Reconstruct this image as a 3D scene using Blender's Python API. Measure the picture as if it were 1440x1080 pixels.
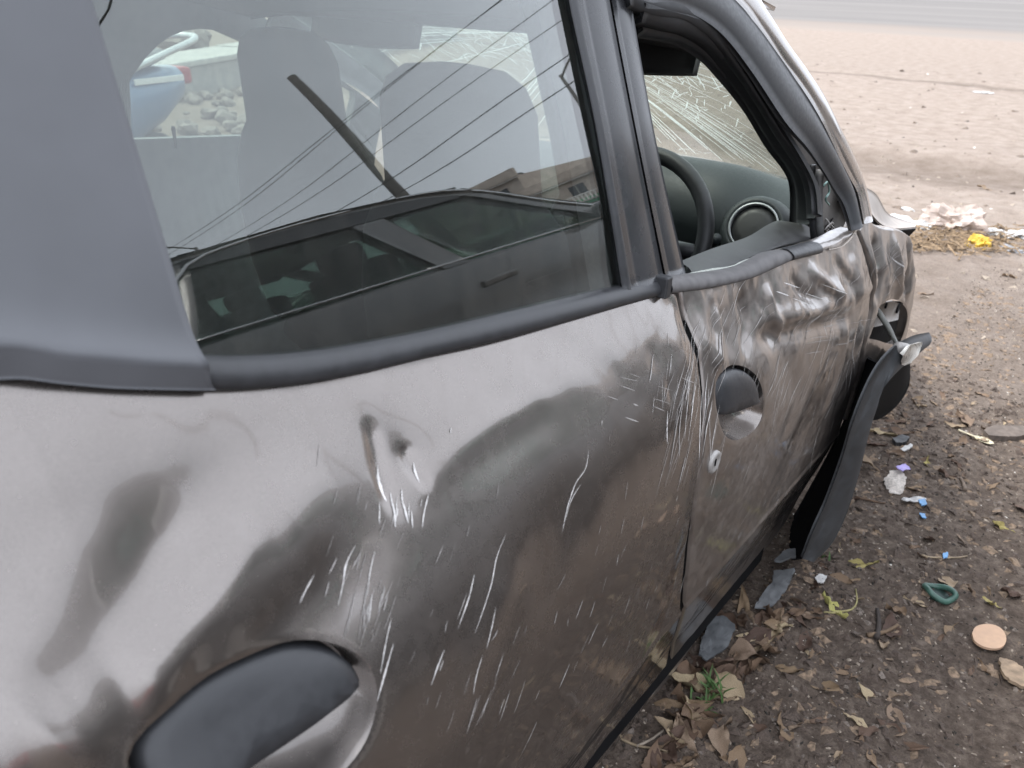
import bpy, bmesh, math, random
import numpy as np
from mathutils import Vector, Matrix
random.seed(7); np.random.seed(7)
for o in list(bpy.data.objects): bpy.data.objects.remove(o)
scn = bpy.context.scene
COL = scn.collection

# ------------------------------------------------------------------ camera
CAM = np.array([1.146, -2.182, 1.306]); PITCH, YAW, ROLL, FPX = 0.4804, 0.91796, 0.02165, 1120.0
f_ = np.array([-math.cos(YAW)*math.cos(PITCH), math.sin(YAW)*math.cos(PITCH), -math.sin(PITCH)])
r_ = np.cross(f_, [0, 0, 1]); r_ /= np.linalg.norm(r_); u_ = np.cross(r_, f_)
cr, sr = math.cos(ROLL), math.sin(ROLL)
ROT = np.array([cr*r_+sr*u_, -sr*r_+cr*u_, -f_])          # rows: right, up, back
cam = bpy.data.objects.new('camera', bpy.data.cameras.new('camera')); COL.objects.link(cam)
mw = Matrix.Identity(4)
for i in range(3):
    for j in range(3): mw[j][i] = ROT[i][j]
    mw[i][3] = CAM[i]
cam.matrix_world = mw
cam.data.sensor_width = 36; cam.data.lens = FPX/1440*36
cam.data.clip_start = 0.02; cam.data.clip_end = 3000
cam.data.dof.use_dof = True; cam.data.dof.focus_distance = 1.15; cam.data.dof.aperture_fstop = 9.0
scn.camera = cam
scn.render.resolution_x = 1024; scn.render.resolution_y = 768

# ------------------------------------------------------------------ sky, sun, exposure
SUN_EL, SUN_AZ = math.radians(58), math.radians(205)       # azimuth from +X towards +Y
w = bpy.data.worlds.new('World'); scn.world = w; w.use_nodes = True
nt = w.node_tree; nt.nodes.clear()
out = nt.nodes.new('ShaderNodeOutputWorld'); bg = nt.nodes.new('ShaderNodeBackground')
sky = nt.nodes.new('ShaderNodeTexSky'); sky.sky_type = 'NISHITA'; sky.sun_disc = False
sky.sun_elevation = SUN_EL; sky.sun_rotation = math.pi/2-SUN_AZ
sky.air_density = 1.0; sky.dust_density = 5.0; sky.ozone_density = 1.0
hs = nt.nodes.new('ShaderNodeHueSaturation'); hs.inputs['Saturation'].default_value = 0.22
# overcast: the clouds even the sky out
mixw = nt.nodes.new('ShaderNodeMix'); mixw.data_type = 'RGBA'; mixw.inputs[0].default_value = 0.72
mixw.inputs[7].default_value = (9.3, 9.9, 11.1, 1)
tc = nt.nodes.new('ShaderNodeTexCoord'); nz = nt.nodes.new('ShaderNodeTexNoise')
nz.inputs['Scale'].default_value = 2.2; nz.inputs['Detail'].default_value = 5; nz.inputs['Roughness'].default_value = .55
mr = nt.nodes.new('ShaderNodeMapRange'); mr.inputs[1].default_value = .3; mr.inputs[2].default_value = .7; mr.inputs[3].default_value = .86; mr.inputs[4].default_value = 1.12
mul = nt.nodes.new('ShaderNodeMix'); mul.data_type = 'RGBA'; mul.blend_type = 'MULTIPLY'; mul.inputs[0].default_value = 1
L = nt.links.new
L(sky.outputs[0], hs.inputs['Color']); L(hs.outputs[0], mixw.inputs[6]); L(mixw.outputs[2], mul.inputs[6])
L(tc.outputs['Generated'], nz.inputs['Vector']); L(nz.outputs['Fac'], mr.inputs[0]); L(mr.outputs[0], mul.inputs[7])
L(mul.outputs[2], bg.inputs['Color']); L(bg.outputs[0], out.inputs['Surface'])
bg.inputs['Strength'].default_value = 0.12
sun = bpy.data.objects.new('sun', bpy.data.lights.new('sun', 'SUN')); COL.objects.link(sun)
sun.data.energy = 1.4; sun.data.angle = math.radians(20); sun.data.color = (1, .97, .92)
sd = Vector((math.cos(SUN_EL)*math.cos(SUN_AZ), math.cos(SUN_EL)*math.sin(SUN_AZ), math.sin(SUN_EL)))
sun.rotation_euler = sd.to_track_quat('Z', 'Y').to_euler(); sun.location = sd*50
vs = scn.view_settings; vs.view_transform = 'Standard'; vs.look = 'None'; vs.exposure = 1.25; vs.gamma = 1; vs.use_curve_mapping = False

# ------------------------------------------------------------------ pixel -> place
AL = 0.04206; PV = np.array([0, -2.4, 0.0])               # the wreck stands nose-down by AL about its rear axle
ca, sa = math.cos(AL), math.sin(AL)
TM = np.array([[1, 0, 0], [0, ca, sa], [0, -sa, ca]])
def w2c(p): return TM.T@(np.asarray(p, float)-PV)+PV
def c2w(p): return TM@(np.asarray(p, float)-PV)+PV
CC = w2c(CAM)
def ray_w(px, py):
    d = ROT.T@np.array([(px-720)/FPX, -(py-540)/FPX, -1.0]); return d/np.linalg.norm(d)
def ray_c(px, py): return TM.T@ray_w(px, py)
KZ = np.array([-.1, .1, .2, .3, .45, .6, .75, .85, .93, .985, 1.03, 1.1, 1.2, 1.3, 1.4, 1.5])
KX = np.array([.70, .735, .749, .764, .785, .801, .810, .801, .778, .754, .735, .7187, .690, .655, .6135, .565])
def _spl(x, y):
    n = len(x); h = np.diff(x); A = np.zeros((n, n)); b = np.zeros(n); A[0, 0] = A[-1, -1] = 1
    for i in range(1, n-1):
        A[i, i-1], A[i, i], A[i, i+1] = h[i-1], 2*(h[i-1]+h[i]), h[i]
        b[i] = 6*((y[i+1]-y[i])/h[i]-(y[i]-y[i-1])/h[i-1])
    return np.linalg.solve(A, b)
KM = _spl(KZ, KX)
def sf(z):
    z = np.clip(np.asarray(z, float), -.1, 1.5); i = np.clip(np.searchsorted(KZ, z)-1, 0, len(KZ)-2)
    h = KZ[i+1]-KZ[i]; a = (KZ[i+1]-z)/h; b = (z-KZ[i])/h
    x = a*KX[i]+b*KX[i+1]+((a**3-a)*KM[i]+(b**3-b)*KM[i+1])*h*h/6
    d = .46-z; return x-.13*(np.sqrt(d*d+.004**2)+d)/2*np.clip(1-(d-.2)*2, .3, 1)+.0030*np.exp(-(d/.007)**2)    # pressed crease low on the doors
def S(px, py, off=0.0): return SV([(px, py)], off)[0]      # where the sight line meets the smooth side of the body
def SV(P, off=0.0):
    P = np.asarray(P, float); D = np.stack([(P[:, 0]-720)/FPX, -(P[:, 1]-540)/FPX, -np.ones(len(P))], 1)@ROT@TM
    ts = np.linspace(.2, 4, 160); X = CC+ts[None, :, None]*D[:, None]; g = X[..., 0]-sf(X[..., 2])-off
    k = ((g[:, :-1] > 0) & (g[:, 1:] <= 0)).argmax(1); a = ts[k]; b = ts[k+1]
    for _ in range(22):
        m = (a+b)/2; p = CC+m[:, None]*D; u = p[:, 0]-sf(p[:, 2])-off > 0; a = np.where(u, m, a); b = np.where(u, b, m)
    return CC+a[:, None]*D
def XP(px, py, x):
    d = ray_c(px, py); return CC+d*(x-CC[0])/d[0]
def YP(px, py, y):
    d = ray_c(px, py); return CC+d*(y-CC[1])/d[1]
def G(px, py, z=0.0):
    d = ray_w(px, py); return CAM+d*(z-CAM[2])/d[2]
def YZ(pts): return [tuple(S(*p)[1:]) for p in pts]

# ------------------------------------------------------------------ noise
def vnoise(x, y, seed=0):
    x = np.asarray(x, float); y = np.asarray(y, float); xi = np.floor(x).astype(np.int64); yi = np.floor(y).astype(np.int64)
    fx = x-xi; fy = y-yi; fx = fx*fx*fx*(fx*(fx*6-15)+10); fy = fy*fy*fy*(fy*(fy*6-15)+10)
    def h(a, b):
        n = (a*374761393+b*668265263+seed*974634777) & 0xffffffff
        n = ((n ^ (n >> 13))*1274126177) & 0xffffffff; n = n ^ (n >> 16)
        return (n & 0xffff)/65535.0*2-1
    return (h(xi, yi)*(1-fx)+h(xi+1, yi)*fx)*(1-fy)+(h(xi, yi+1)*(1-fx)+h(xi+1, yi+1)*fx)*fy
def fbm(x, y, seed=0, o=4):
    v = 0; a = 1.0
    for i in range(o): v = v+a*vnoise(x*2**i, y*2**i, seed+i); a *= .5
    return v/2

# ------------------------------------------------------------------ materials
MATS = {}
def nodes_of(name):
    m = bpy.data.materials.new(name); m.use_nodes = True; n = m.node_tree
    return m, n, n.nodes['Principled BSDF'], n.nodes['Material Output']
def noise_node(n, scale, detail=4, rough=.55, coord='Object', stretch=None):
    t = n.nodes.new('ShaderNodeTexCoord'); x = n.nodes.new('ShaderNodeTexNoise')
    x.inputs['Scale'].default_value = scale; x.inputs['Detail'].default_value = detail; x.inputs['Roughness'].default_value = rough
    if stretch:
        mp = n.nodes.new('ShaderNodeMapping'); mp.inputs['Scale'].default_value = stretch
        n.links.new(t.outputs[coord], mp.inputs[0]); n.links.new(mp.outputs[0], x.inputs['Vector'])
    else: n.links.new(t.outputs[coord], x.inputs['Vector'])
    return x
def ramp(n, src, stops):
    r = n.nodes.new('ShaderNodeValToRGB'); e = r.color_ramp.elements
    while len(e) < len(stops): e.new(.5)
    for k, (p, c) in enumerate(stops):
        e[k].position = p; e[k].color = (*c, 1) if len(c) == 3 else c
    n.links.new(src, r.inputs[0]); return r
def mapr(n, src, a, b, c, d):
    m = n.nodes.new('ShaderNodeMapRange'); 
    for i, v in enumerate((a, b, c, d)): m.inputs[i+1].default_value = v
    n.links.new(src, m.inputs[0]); return m
def bump(n, bs, src, strength, dist):
    b = n.nodes.new('ShaderNodeBump'); b.inputs['Strength'].default_value = strength; b.inputs['Distance'].default_value = dist
    n.links.new(src, b.inputs['Height']); n.links.new(b.outputs[0], bs.inputs['Normal']); return b
def mat(name, col, rough=.6, var=.25, scale=40, metal=0, bumpd=0, spec=.5, coat=0, stretch=None, trans=0):
    if name in MATS: return MATS[name]
    m, n, b, o = nodes_of(name)
    x = noise_node(n, scale, stretch=stretch)
    c0 = tuple(max(0, c*(1-var)) for c in col); c1 = tuple(min(1, c*(1+var)) for c in col)
    r = ramp(n, x.outputs['Fac'], [(.3, c0), (.7, c1)]); n.links.new(r.outputs[0], b.inputs['Base Color'])
    rr = mapr(n, x.outputs['Fac'], .3, .7, max(0, rough-.08), min(1, rough+.08)); n.links.new(rr.outputs[0], b.inputs['Roughness'])
    b.inputs['Metallic'].default_value = metal; b.inputs['Specular IOR Level'].default_value = spec; b.inputs['Coat Weight'].default_value = coat
    if trans: b.inputs['Transmission Weight'].default_value = trans
    if bumpd: bump(n, b, x.outputs['Fac'], .6, bumpd)
    MATS[name] = m; return m
def paint(name, col, metal=.75, rough=.42, dust=.25, dustcol=(.33, .29, .25)):
    m, n, b, o = nodes_of(name)
    fl = noise_node(n, 2600, 1); big = noise_node(n, 5, 5, .6); fine = noise_node(n, 60, 5, .7)
    c = ramp(n, fl.outputs['Fac'], [(.35, tuple(v*.8 for v in col)), (.65, tuple(v*1.2 for v in col))])
    dm = n.nodes.new('ShaderNodeMath'); dm.operation = 'MULTIPLY'; n.links.new(big.outputs['Fac'], dm.inputs[0]); n.links.new(fine.outputs['Fac'], dm.inputs[1])
    df = mapr(n, dm.outputs[0], .15, .42, .02, dust)
    mx = n.nodes.new('ShaderNodeMix'); mx.data_type = 'RGBA'; n.links.new(df.outputs[0], mx.inputs[0]); n.links.new(c.outputs[0], mx.inputs[6]); mx.inputs[7].default_value = (*dustcol, 1)
    n.links.new(mx.outputs[2], b.inputs['Base Color'])
    mm = mapr(n, df.outputs[0], 0, 1, metal, 0); n.links.new(mm.outputs[0], b.inputs['Metallic'])
    rr = mapr(n, df.outputs[0], 0, .5, rough, .6); n.links.new(rr.outputs[0], b.inputs['Roughness'])
    b.inputs['Coat Weight'].default_value = .9
    cr_ = mapr(n, df.outputs[0], 0, .4, .04, .22); n.links.new(cr_.outputs[0], b.inputs['Coat Roughness'])
    bump(n, b, fine.outputs['Fac'], .04, .001)
    MATS[name] = m; return m
def glass(name, tint=(.86, .9, .88), dust=.035, boost=1.0):
    m, n, b, o = nodes_of(name); n.nodes.remove(b)
    tr = n.nodes.new('ShaderNodeBsdfTransparent'); tr.inputs[0].default_value = (*tint, 1)
    gl = n.nodes.new('ShaderNodeBsdfGlossy'); gl.inputs['Roughness'].default_value = 0.004
    geo = n.nodes.new('ShaderNodeNewGeometry')
    ior = mapr(n, geo.outputs['Backfacing'], 0, 1, 1.52, 1/1.52)   # same Fresnel on both faces of the pane
    fr = n.nodes.new('ShaderNodeFresnel'); n.links.new(ior.outputs[0], fr.inputs['IOR'])
    bo = n.nodes.new('ShaderNodeMath'); bo.operation = 'MULTIPLY'; bo.inputs[1].default_value = boost; bo.use_clamp = True; n.links.new(fr.outputs[0], bo.inputs[0])
    mx = n.nodes.new('ShaderNodeMixShader'); n.links.new(bo.outputs[0], mx.inputs[0]); n.links.new(tr.outputs[0], mx.inputs[1]); n.links.new(gl.outputs[0], mx.inputs[2])
    df = n.nodes.new('ShaderNodeBsdfDiffuse'); df.inputs[0].default_value = (.42, .39, .35, 1)
    ns = noise_node(n, 9, 5, .7, stretch=(1, 6, 1)); sp = noise_node(n, 300, 2, .5)
    a = mapr(n, ns.outputs['Fac'], .4, .75, dust*.2, dust); s2 = mapr(n, sp.outputs['Fac'], .72, .76, 0, dust*5)
    ad = n.nodes.new('ShaderNodeMath'); ad.operation = 'ADD'; ad.use_clamp = True; n.links.new(a.outputs[0], ad.inputs[0]); n.links.new(s2.outputs[0], ad.inputs[1])
    m2 = n.nodes.new('ShaderNodeMixShader'); n.links.new(ad.outputs[0], m2.inputs[0]); n.links.new(mx.outputs[0], m2.inputs[1]); n.links.new(df.outputs[0], m2.inputs[2])
    n.links.new(m2.outputs[0], o.inputs['Surface']); MATS[name] = m; return m

PAINT = paint('grey_car_paint', (.212, .190, .176), .9, .23, .11, (.21, .18, .157))
PAINTD = paint('dusty_scuffed_paint', (.222, .20, .186), .88, .28, .55, (.30, .262, .232))
PAINT2 = paint('neighbour_grey_paint', (.10, .102, .105), .6, .3, .2)
PAINTW = paint('white_car_paint', (.72, .72, .71), .0, .35, .15)
GLASS = glass('door_window_glass', (.72, .77, .75), .03, 2.35)
GLASSW = glass('windscreen_glass', (.90, .94, .90), .04, .9)
GLASSN = glass('neighbour_glass', (.62, .70, .66), .02, .9)
BLACKP = mat('black_trim_plastic', (.030, .031, .034), .46, .08, 160); PILG = mat('gloss_pillar_film', (.03, .031, .034), .27, .25, 14)
APPL = mat('pillar_cover_plastic', (.088, .091, .099), .40, .16, 7)
RUBBER = mat('rubber_moulding', (.032, .033, .036), .45, .25, 70)
DARK = mat('dark_interior', (.010, .010, .011), .9, .2, 30, spec=.1)
INTER = mat('dashboard_plastic', (.016, .0205, .0215), .55, .12, 200, bumpd=.0004)
SEATM = mat('seat_fabric', (.022, .023, .025), .9, .3, 300, bumpd=.0006)
LINING = mat('roof_lining', (.10, .10, .10), .9, .1, 60)
TRIMG = mat('inner_pillar_trim', (.30, .32, .32), .7, .1, 30)
SCR = mat('bare_scratch', (.74, .72, .70), .6, .2, 80)
SCR2 = mat('faint_scratch', (.42, .40, .385), .6, .2, 80)
METAL = mat('bare_grey_metal', (.36, .345, .33), .5, .25, 40, metal=.2)
CHROME = mat('chrome', (.6, .6, .6), .2, .1, 20, metal=1)
TYRE = mat('tyre_rubber', (.02, .02, .02), .85, .3, 80, bumpd=.002)
FLAREM = mat('flare_plastic', (.062, .065, .069), .6, .22, 45, bumpd=.0005, spec=.3)
SHARD = mat('glass_crumbs', (.62, .78, .72), .2, .2, 100)
m, n, b, o = nodes_of('crack_white'); n.nodes.remove(b); CRACK = m
_t = n.nodes.new('ShaderNodeBsdfTranslucent'); _d = n.nodes.new('ShaderNodeBsdfDiffuse'); _m = n.nodes.new('ShaderNodeMixShader'); _m.inputs[0].default_value = .35
_t.inputs[0].default_value = (.96, .97, .96, 1); _d.inputs[0].default_value = (.85, .9, .88, 1); n.links.new(_t.outputs[0], _m.inputs[1]); n.links.new(_d.outputs[0], _m.inputs[2]); n.links.new(_m.outputs[0], o.inputs['Surface'])
LENS = mat('lamp_lens', (.62, .60, .55), .3, .15, 60)

# ------------------------------------------------------------------ mesh helpers
def link(name, me, parent=None, car=False):
    o = bpy.data.objects.new(name, me); COL.objects.link(o)
    if parent: o.parent = parent
    return o
def mesh(name, V, F, m, parent=None, smooth=True, off=None):
    me = bpy.data.meshes.new(name); V = np.asarray(V, float)
    if off is not None: V = V-off
    me.from_pydata([tuple(v) for v in V], [], [tuple(int(i) for i in f) for f in F])
    if smooth: me.polygons.foreach_set('use_smooth', [True]*len(me.polygons))
    me.materials.append(m); me.update()
    return link(name, me, parent)
def cmesh(name, V, F, m, parent, smooth=True):           # a part of the wreck, given in the wreck's frame
    return mesh(name, V, F, m, parent, smooth, PV)
def tag(o, label, cat=None, group=None, kind=None):
    if label: o['label'] = label
    if cat: o['category'] = cat
    if group: o['group'] = group
    if kind: o['kind'] = kind
    return o
def empty(name, loc, rz=0):
    o = bpy.data.objects.new(name, None); COL.objects.link(o); o.location = loc; o.rotation_euler = (0, 0, rz); o.empty_display_size = .1; return o
def resample(P, n, smooth=True):
    P = np.asarray(P, float)
    if smooth and len(P) > 2:
        Q = []
        for i in range(len(P)-1):
            p0 = P[max(i-1, 0)]; p1 = P[i]; p2 = P[i+1]; p3 = P[min(i+2, len(P)-1)]
            for t in np.linspace(0, 1, 12, endpoint=False):
                Q.append(.5*((2*p1)+(p2-p0)*t+(2*p0-5*p1+4*p2-p3)*t*t+(3*p1-p0-3*p2+p3)*t**3))
        Q.append(P[-1]); P = np.array(Q)
    s = np.concatenate([[0], np.cumsum(np.linalg.norm(np.diff(P, axis=0), axis=1))]); u = np.linspace(0, s[-1], n)
    return np.stack([np.interp(u, s, P[:, k]) for k in range(P.shape[1])], 1)
def coons(left, right, top, bottom, nu, nv, smooth=True):
    """left,right run top->bottom; top,bottom run left->right"""
    l, r = resample(left, nv, smooth), resample(right, nv, smooth); t, b = resample(top, nu, smooth), resample(bottom, nu, smooth)
    u = np.linspace(0, 1, nu)[None, :, None]; v = np.linspace(0, 1, nv)[:, None, None]
    return ((1-v)*t[None]+v*b[None]+(1-u)*l[:, None]+u*r[:, None]
            -((1-u)*(1-v)*t[0]+u*(1-v)*t[-1]+(1-u)*v*b[0]+u*v*b[-1]))
def gridfaces(nv, nu, base=0, flip=False):
    F = []
    for j in range(nv-1):
        for i in range(nu-1):
            a = base+j*nu+i; f = (a, a+nu, a+nu+1, a+1)
            F.append(f[::-1] if flip else f)
    return F
def inpoly(y, z, P):
    P = np.asarray(P); ins = np.zeros(np.shape(y), bool); j = len(P)-1
    for i in range(len(P)):
        a, b = P[i], P[j]; c = ((a[1] > z) != (b[1] > z)) & (y < (b[0]-a[0])*(z-a[1])/(b[1]-a[1]+1e-12)+a[0]); ins ^= c; j = i
    return ins
def pldist(y, z, P):
    """distance to an open polyline, signed side and position along it"""
    P = np.asarray(P, float); best = np.full(np.shape(y), 1e9); sg = np.zeros(np.shape(y)); al = np.zeros(np.shape(y)); n = len(P)-1
    for i in range(n):
        a, b = P[i], P[i+1]; d = b-a; L2 = d@d+1e-12
        t = np.clip(((y-a[0])*d[0]+(z-a[1])*d[1])/L2, 0, 1); ex = y-(a[0]+t*d[0]); ez = z-(a[1]+t*d[1]); D = np.hypot(ex, ez)
        k = D < best; best = np.where(k, D, best); sg = np.where(k, np.sign(d[0]*ez-d[1]*ex), sg); al = np.where(k, (i+t)/n, al)
    return best, sg, al
def tube(name, P, r, m, parent=None, n=8, off=None, cap=True):
    P = np.asarray(P, float); V = []; F = []; k = len(P); R_ = np.broadcast_to(np.asarray(r, float), (k,))
    prev = None
    for i in range(k):
        t = P[min(i+1, k-1)]-P[max(i-1, 0)]; t = t/(np.linalg.norm(t)+1e-9)
        a = np.array([0, 0, 1.]) if prev is None else prev
        if prev is None and abs(t[2]) > .9: a = np.array([1., 0, 0])
        a = a-(a@t)*t; a /= np.linalg.norm(a)+1e-9; prev = a; b = np.cross(t, a)
        for j in range(n):
            q = 2*math.pi*j/n; V.append(P[i]+R_[i]*(math.cos(q)*a+math.sin(q)*b))
    for i in range(k-1):
        for j in range(n): F.append((i*n+j, i*n+(j+1) % n, (i+1)*n+(j+1) % n, (i+1)*n+j))
    if cap: F += [tuple(range(n))[::-1], tuple((k-1)*n+j for j in range(n))]
    return mesh(name, V, F, m, parent, True, off)
def box(V, F, x0, x1, y0, y1, z0, z1):
    b = len(V); V += [(x0, y0, z0), (x1, y0, z0), (x1, y1, z0), (x0, y1, z0), (x0, y0, z1), (x1, y0, z1), (x1, y1, z1), (x0, y1, z1)]
    F += [tuple(b+i for i in f) for f in ((3, 2, 1, 0), (4, 5, 6, 7), (0, 1, 5, 4), (1, 2, 6, 5), (2, 3, 7, 6), (3, 0, 4, 7))]
def boxes(name, L_, m, parent=None, bev=0.0, off=None):
    V, F = [], []
    for b in L_: box(V, F, *b)
    o = mesh(name, V, F, m, parent, False, off)
    if bev:
        md = o.modifiers.new('bevel', 'BEVEL'); md.width = bev; md.segments = 2
    return o
def slab(name, A, thick, m, parent, off=None, smooth=True, nrm=None):
    """closed sheet: grid A (nv,nu,3) thickened along its normals"""
    nv, nu = A.shape[:2]; du = np.gradient(A, axis=1); dv = np.gradient(A, axis=0); N = np.cross(dv, du); N /= np.linalg.norm(N, axis=2, keepdims=True)+1e-9
    B = A-N*thick; V = np.concatenate([A.reshape(-1, 3), B.reshape(-1, 3)]); b = nv*nu
    F = gridfaces(nv, nu)+gridfaces(nv, nu, b, True)
    e = [j*nu for j in range(nv)]; f = [j*nu+nu-1 for j in range(nv)]; t = list(range(nu)); g = [(nv-1)*nu+i for i in range(nu)]
    for q, fl in ((e, 0), (f, 1), (t, 1), (g, 0)):
        for i in range(len(q)-1):
            a = (q[i], q[i]+b, q[i+1]+b, q[i+1]); F.append(a[::-1] if not fl else a)
    return mesh(name, V, F, m, parent, smooth, off)
def band(name, up, lo, m, parent, n=60, k=7, bulge=.005, thick=None, wav=0):
    """strip between two 3D edge lines of the wreck, bulging towards +x in the middle"""
    a, b = resample(up, n), resample(lo, n); t = np.linspace(0, 1, k)[:, None, None]; A = (1-t)*a[None]+t*b[None]
    A = A.copy(); A[:, :, 0] += bulge*np.sin(np.pi*t[:, :, 0])**.6
    # returns to the body along both edges
    A = np.concatenate([A[:1]-[.012, 0, 0], A, A[-1:]-[.012, 0, 0]])
    nv, nu = A.shape[:2]
    return cmesh(name, A.reshape(-1, 3), gridfaces(nv, nu), m, parent)

# ------------------------------------------------------------------ dents in the wreck's side
DENTS = []
def crease(pts, A, wd, side=0, wd2=None):
    DENTS.append(('c', np.array(YZ(pts)), A, wd, wd2 or wd, side))
def pit(p, A, ry, rz, rot=0.0, pw=1.0):
    c = S(*p); DENTS.append(('p', c[1:], A, ry, rz, rot, pw))
# rear door: the crushed rear part and the pinched spot below the window line
crease([(430, 640), (345, 735), (225, 850), (95, 950), (-40, 1040)], .005, .028)
crease([(240, 690), (165, 785), (80, 880), (0, 960)], -.0042, .022)
crease([(520, 700), (430, 810), (310, 910), (170, 1000), (20, 1075), (-80, 1120)], -.0095, .030)
crease([(335, 700), (250, 800), (150, 920)], .0025, .012)
pit((40, 900), .003, .05, .05, .2)
pit((535, 640), -.0045, .026, .03, 0)
crease([(505, 580), (512, 640), (522, 705)], -.0045, .007)
crease([(548, 615), (556, 645), (572, 668)], -.004, .006)
crease([(530, 650), (560, 672), (610, 630), (680, 585), (760, 548)], .0018, .011)
crease([(560, 690), (640, 640), (740, 590), (840, 560)], -.0015, .022)
pit((120, 935), -.004, .014, .02)
pit((215, 870), -.0025, .022, .03)
pit((910, 500), -.0016, .014, .016); pit((930, 545), -.0018, .010, .018); pit((880, 560), -.0008, .03, .012)
crease([(760, 470), (850, 520), (930, 600)], -.0010, .02)
crease([(690, 760), (640, 900), (560, 1040)], .004, .035)
crease([(800, 650), (720, 800), (660, 1000)], -.0035, .04)
# front door: folded along the window line
pit((1060, 450), -.008, .10, .05, 0)
crease([(960, 430), (1010, 450), (1040, 500)], -.003, .02)
crease([(1000, 425), (1012, 470), (1000, 520)], .008, .012)
crease([(1040, 410), (1058, 455), (1048, 505)], -.008, .012)
crease([(1075, 400), (1085, 440), (1100, 478)], .010, .011)
crease([(1105, 385), (1125, 412), (1150, 425)], -.009, .013)
crease([(1130, 375), (1160, 400), (1180, 415)], .010, .012)
crease([(1165, 365), (1195, 395), (1200, 430)], -.008, .014)
crease([(1060, 455), (1120, 440), (1190, 420), (1225, 400)], .007, .016)
crease([(1060, 480), (1130, 462), (1200, 445)], -.009, .016)
crease([(1090, 500), (1120, 560), (1100, 620)], -.004, .03)
crease([(1185, 440), (1180, 510), (1150, 600)], .006, .02)
crease([(1210, 440), (1195, 520), (1170, 590)], -.006, .018)
pit((1130, 600), -.006, .07, .08, 0)
# wing
crease([(1225, 330), (1235, 380), (1228, 430)], -.010, .018)
crease([(1250, 325), (1258, 380), (1262, 420)], .010, .016)
crease([(1272, 335), (1276, 380), (1272, 430)], -.010, .016)
BELT = np.array([(-2.4, 1.20), (-2.1, 1.13), (-2.0, 1.09), (-1.93, 1.065), (-1.8, 1.045), (-1.6, 1.03), (-1.42, 1.02), (-1.36, 1.10), (0, 1.2)])
FOLD = np.array(YZ([(960, 430), (1060, 430), (1150, 405), (1230, 380), (1280, 390)]))
def dent(y, z):
    y = np.asarray(y, float); z = np.asarray(z, float); d = np.zeros(np.broadcast(y, z).shape)
    for D in DENTS:
        if D[0] == 'c':
            q, sg, al = pldist(y, z, D[1]); wd = np.where(sg > 0, D[3], D[4])
            d += D[2]*np.exp(-(q/wd)**2)*np.clip(np.minimum(al, 1-al)*5+.12, 0, 1)
        else:
            c, s = math.cos(D[5]), math.sin(D[5]); ey = y-D[1][0]; ez = z-D[1][1]
            d += D[2]*np.exp(-(((c*ey+s*ez)/D[3])**2+((-s*ey+c*ez)/D[4])**2))
    q, _, _ = pldist(y, z, FOLD); wf = np.exp(-(q/.075)**2)
    rid = 1-np.abs(vnoise(y*13+z*5, z*9-y*3, 3))*2
    d += wf*(.0055*rid+.0028*vnoise(y*24, z*18, 9)+.0010*vnoise(y*70, z*60, 12))
    zb = np.interp(y, BELT[:, 0], BELT[:, 1]); d = d*np.clip((zb-z)/.06, 0, 1)**.7
    u = np.clip((zb-z)/np.interp(y, [-2.08, -1.8], [.36, .21]), 0, 6); d = d+np.interp(y, [-2.08, -1.75, -1.42, -1.36], [.055, .030, .013, .004])*u*np.exp(1-u)      # shoulder under the window line
    d += 0.0005*fbm(y*4.5, z*4.5, 21)+.0004*vnoise(y*30, z*30, 5)
    return d
def side_panel(name, left, right, top, bottom, nu, nv, m, parent, holes=(), roll=.006, xoff=None):
    C = coons(left, right, top, bottom, nu, nv); y, z = C[..., 0], C[..., 1]
    x = sf(z)+dent(y, z)
    if xoff is not None: x = x+xoff(y, z)
    P = np.stack([x, y, z], -1)
    # rolled edges
    d = np.full((nv, nu), 1e9)
    for E_ in (P[:, :1], P[:, -1:]): d = np.minimum(d, np.linalg.norm(P-E_, axis=2))
    for E_ in (P[:1], P[-1:]): d = np.minimum(d, np.linalg.norm(P-E_, axis=2))
    k = np.clip(1-d/roll, 0, 1); P[..., 0] -= roll*(1-np.sqrt(np.clip(1-k*k, 0, 1)))
    V = P.reshape(-1, 3); F = np.array(gridfaces(nv, nu))
    for H in holes:
        H = np.asarray(H); cy = V[F, 1].mean(1); cz = V[F, 2].mean(1); keep = ~inpoly(cy, cz, H)
        gone = np.unique(F[~keep]); F = F[keep]; bd = np.intersect1d(gone, np.unique(F))
        Hc = np.concatenate([H, H[:1]])
        for b in bd:
            a, e = Hc[:-1], Hc[1:]; dd = e-a; t = np.clip((((V[b, 1:]-a)*dd).sum(1))/((dd*dd).sum(1)+1e-12), 0, 1)
            q = a+dd*t[:, None]; i = np.argmin(((q-V[b, 1:])**2).sum(1)); V[b, 1:] = q[i]
            V[b, 0] = sf(V[b, 2])+dent(V[b, 1], V[b, 2])-.001
    # skirt folded inwards round the rim
    rim = [i for i in range(nu)]+[j*nu+nu-1 for j in range(1, nv)]+[(nv-1)*nu+i for i in range(nu-2, -1, -1)]+[j*nu for j in range(nv-2, 0, -1)]
    b = len(V); V = np.concatenate([V, V[rim]-[.022, 0, 0]]); n = len(rim)
    F = [tuple(f) for f in F]+[(rim[i], rim[(i+1) % n], b+(i+1) % n, b+i) for i in range(n)]
    return cmesh(name, V, F, m, parent)
def surf(y, z, off=0.0): return np.array([float(sf(z)+dent(y, z))+off, y, z])

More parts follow.
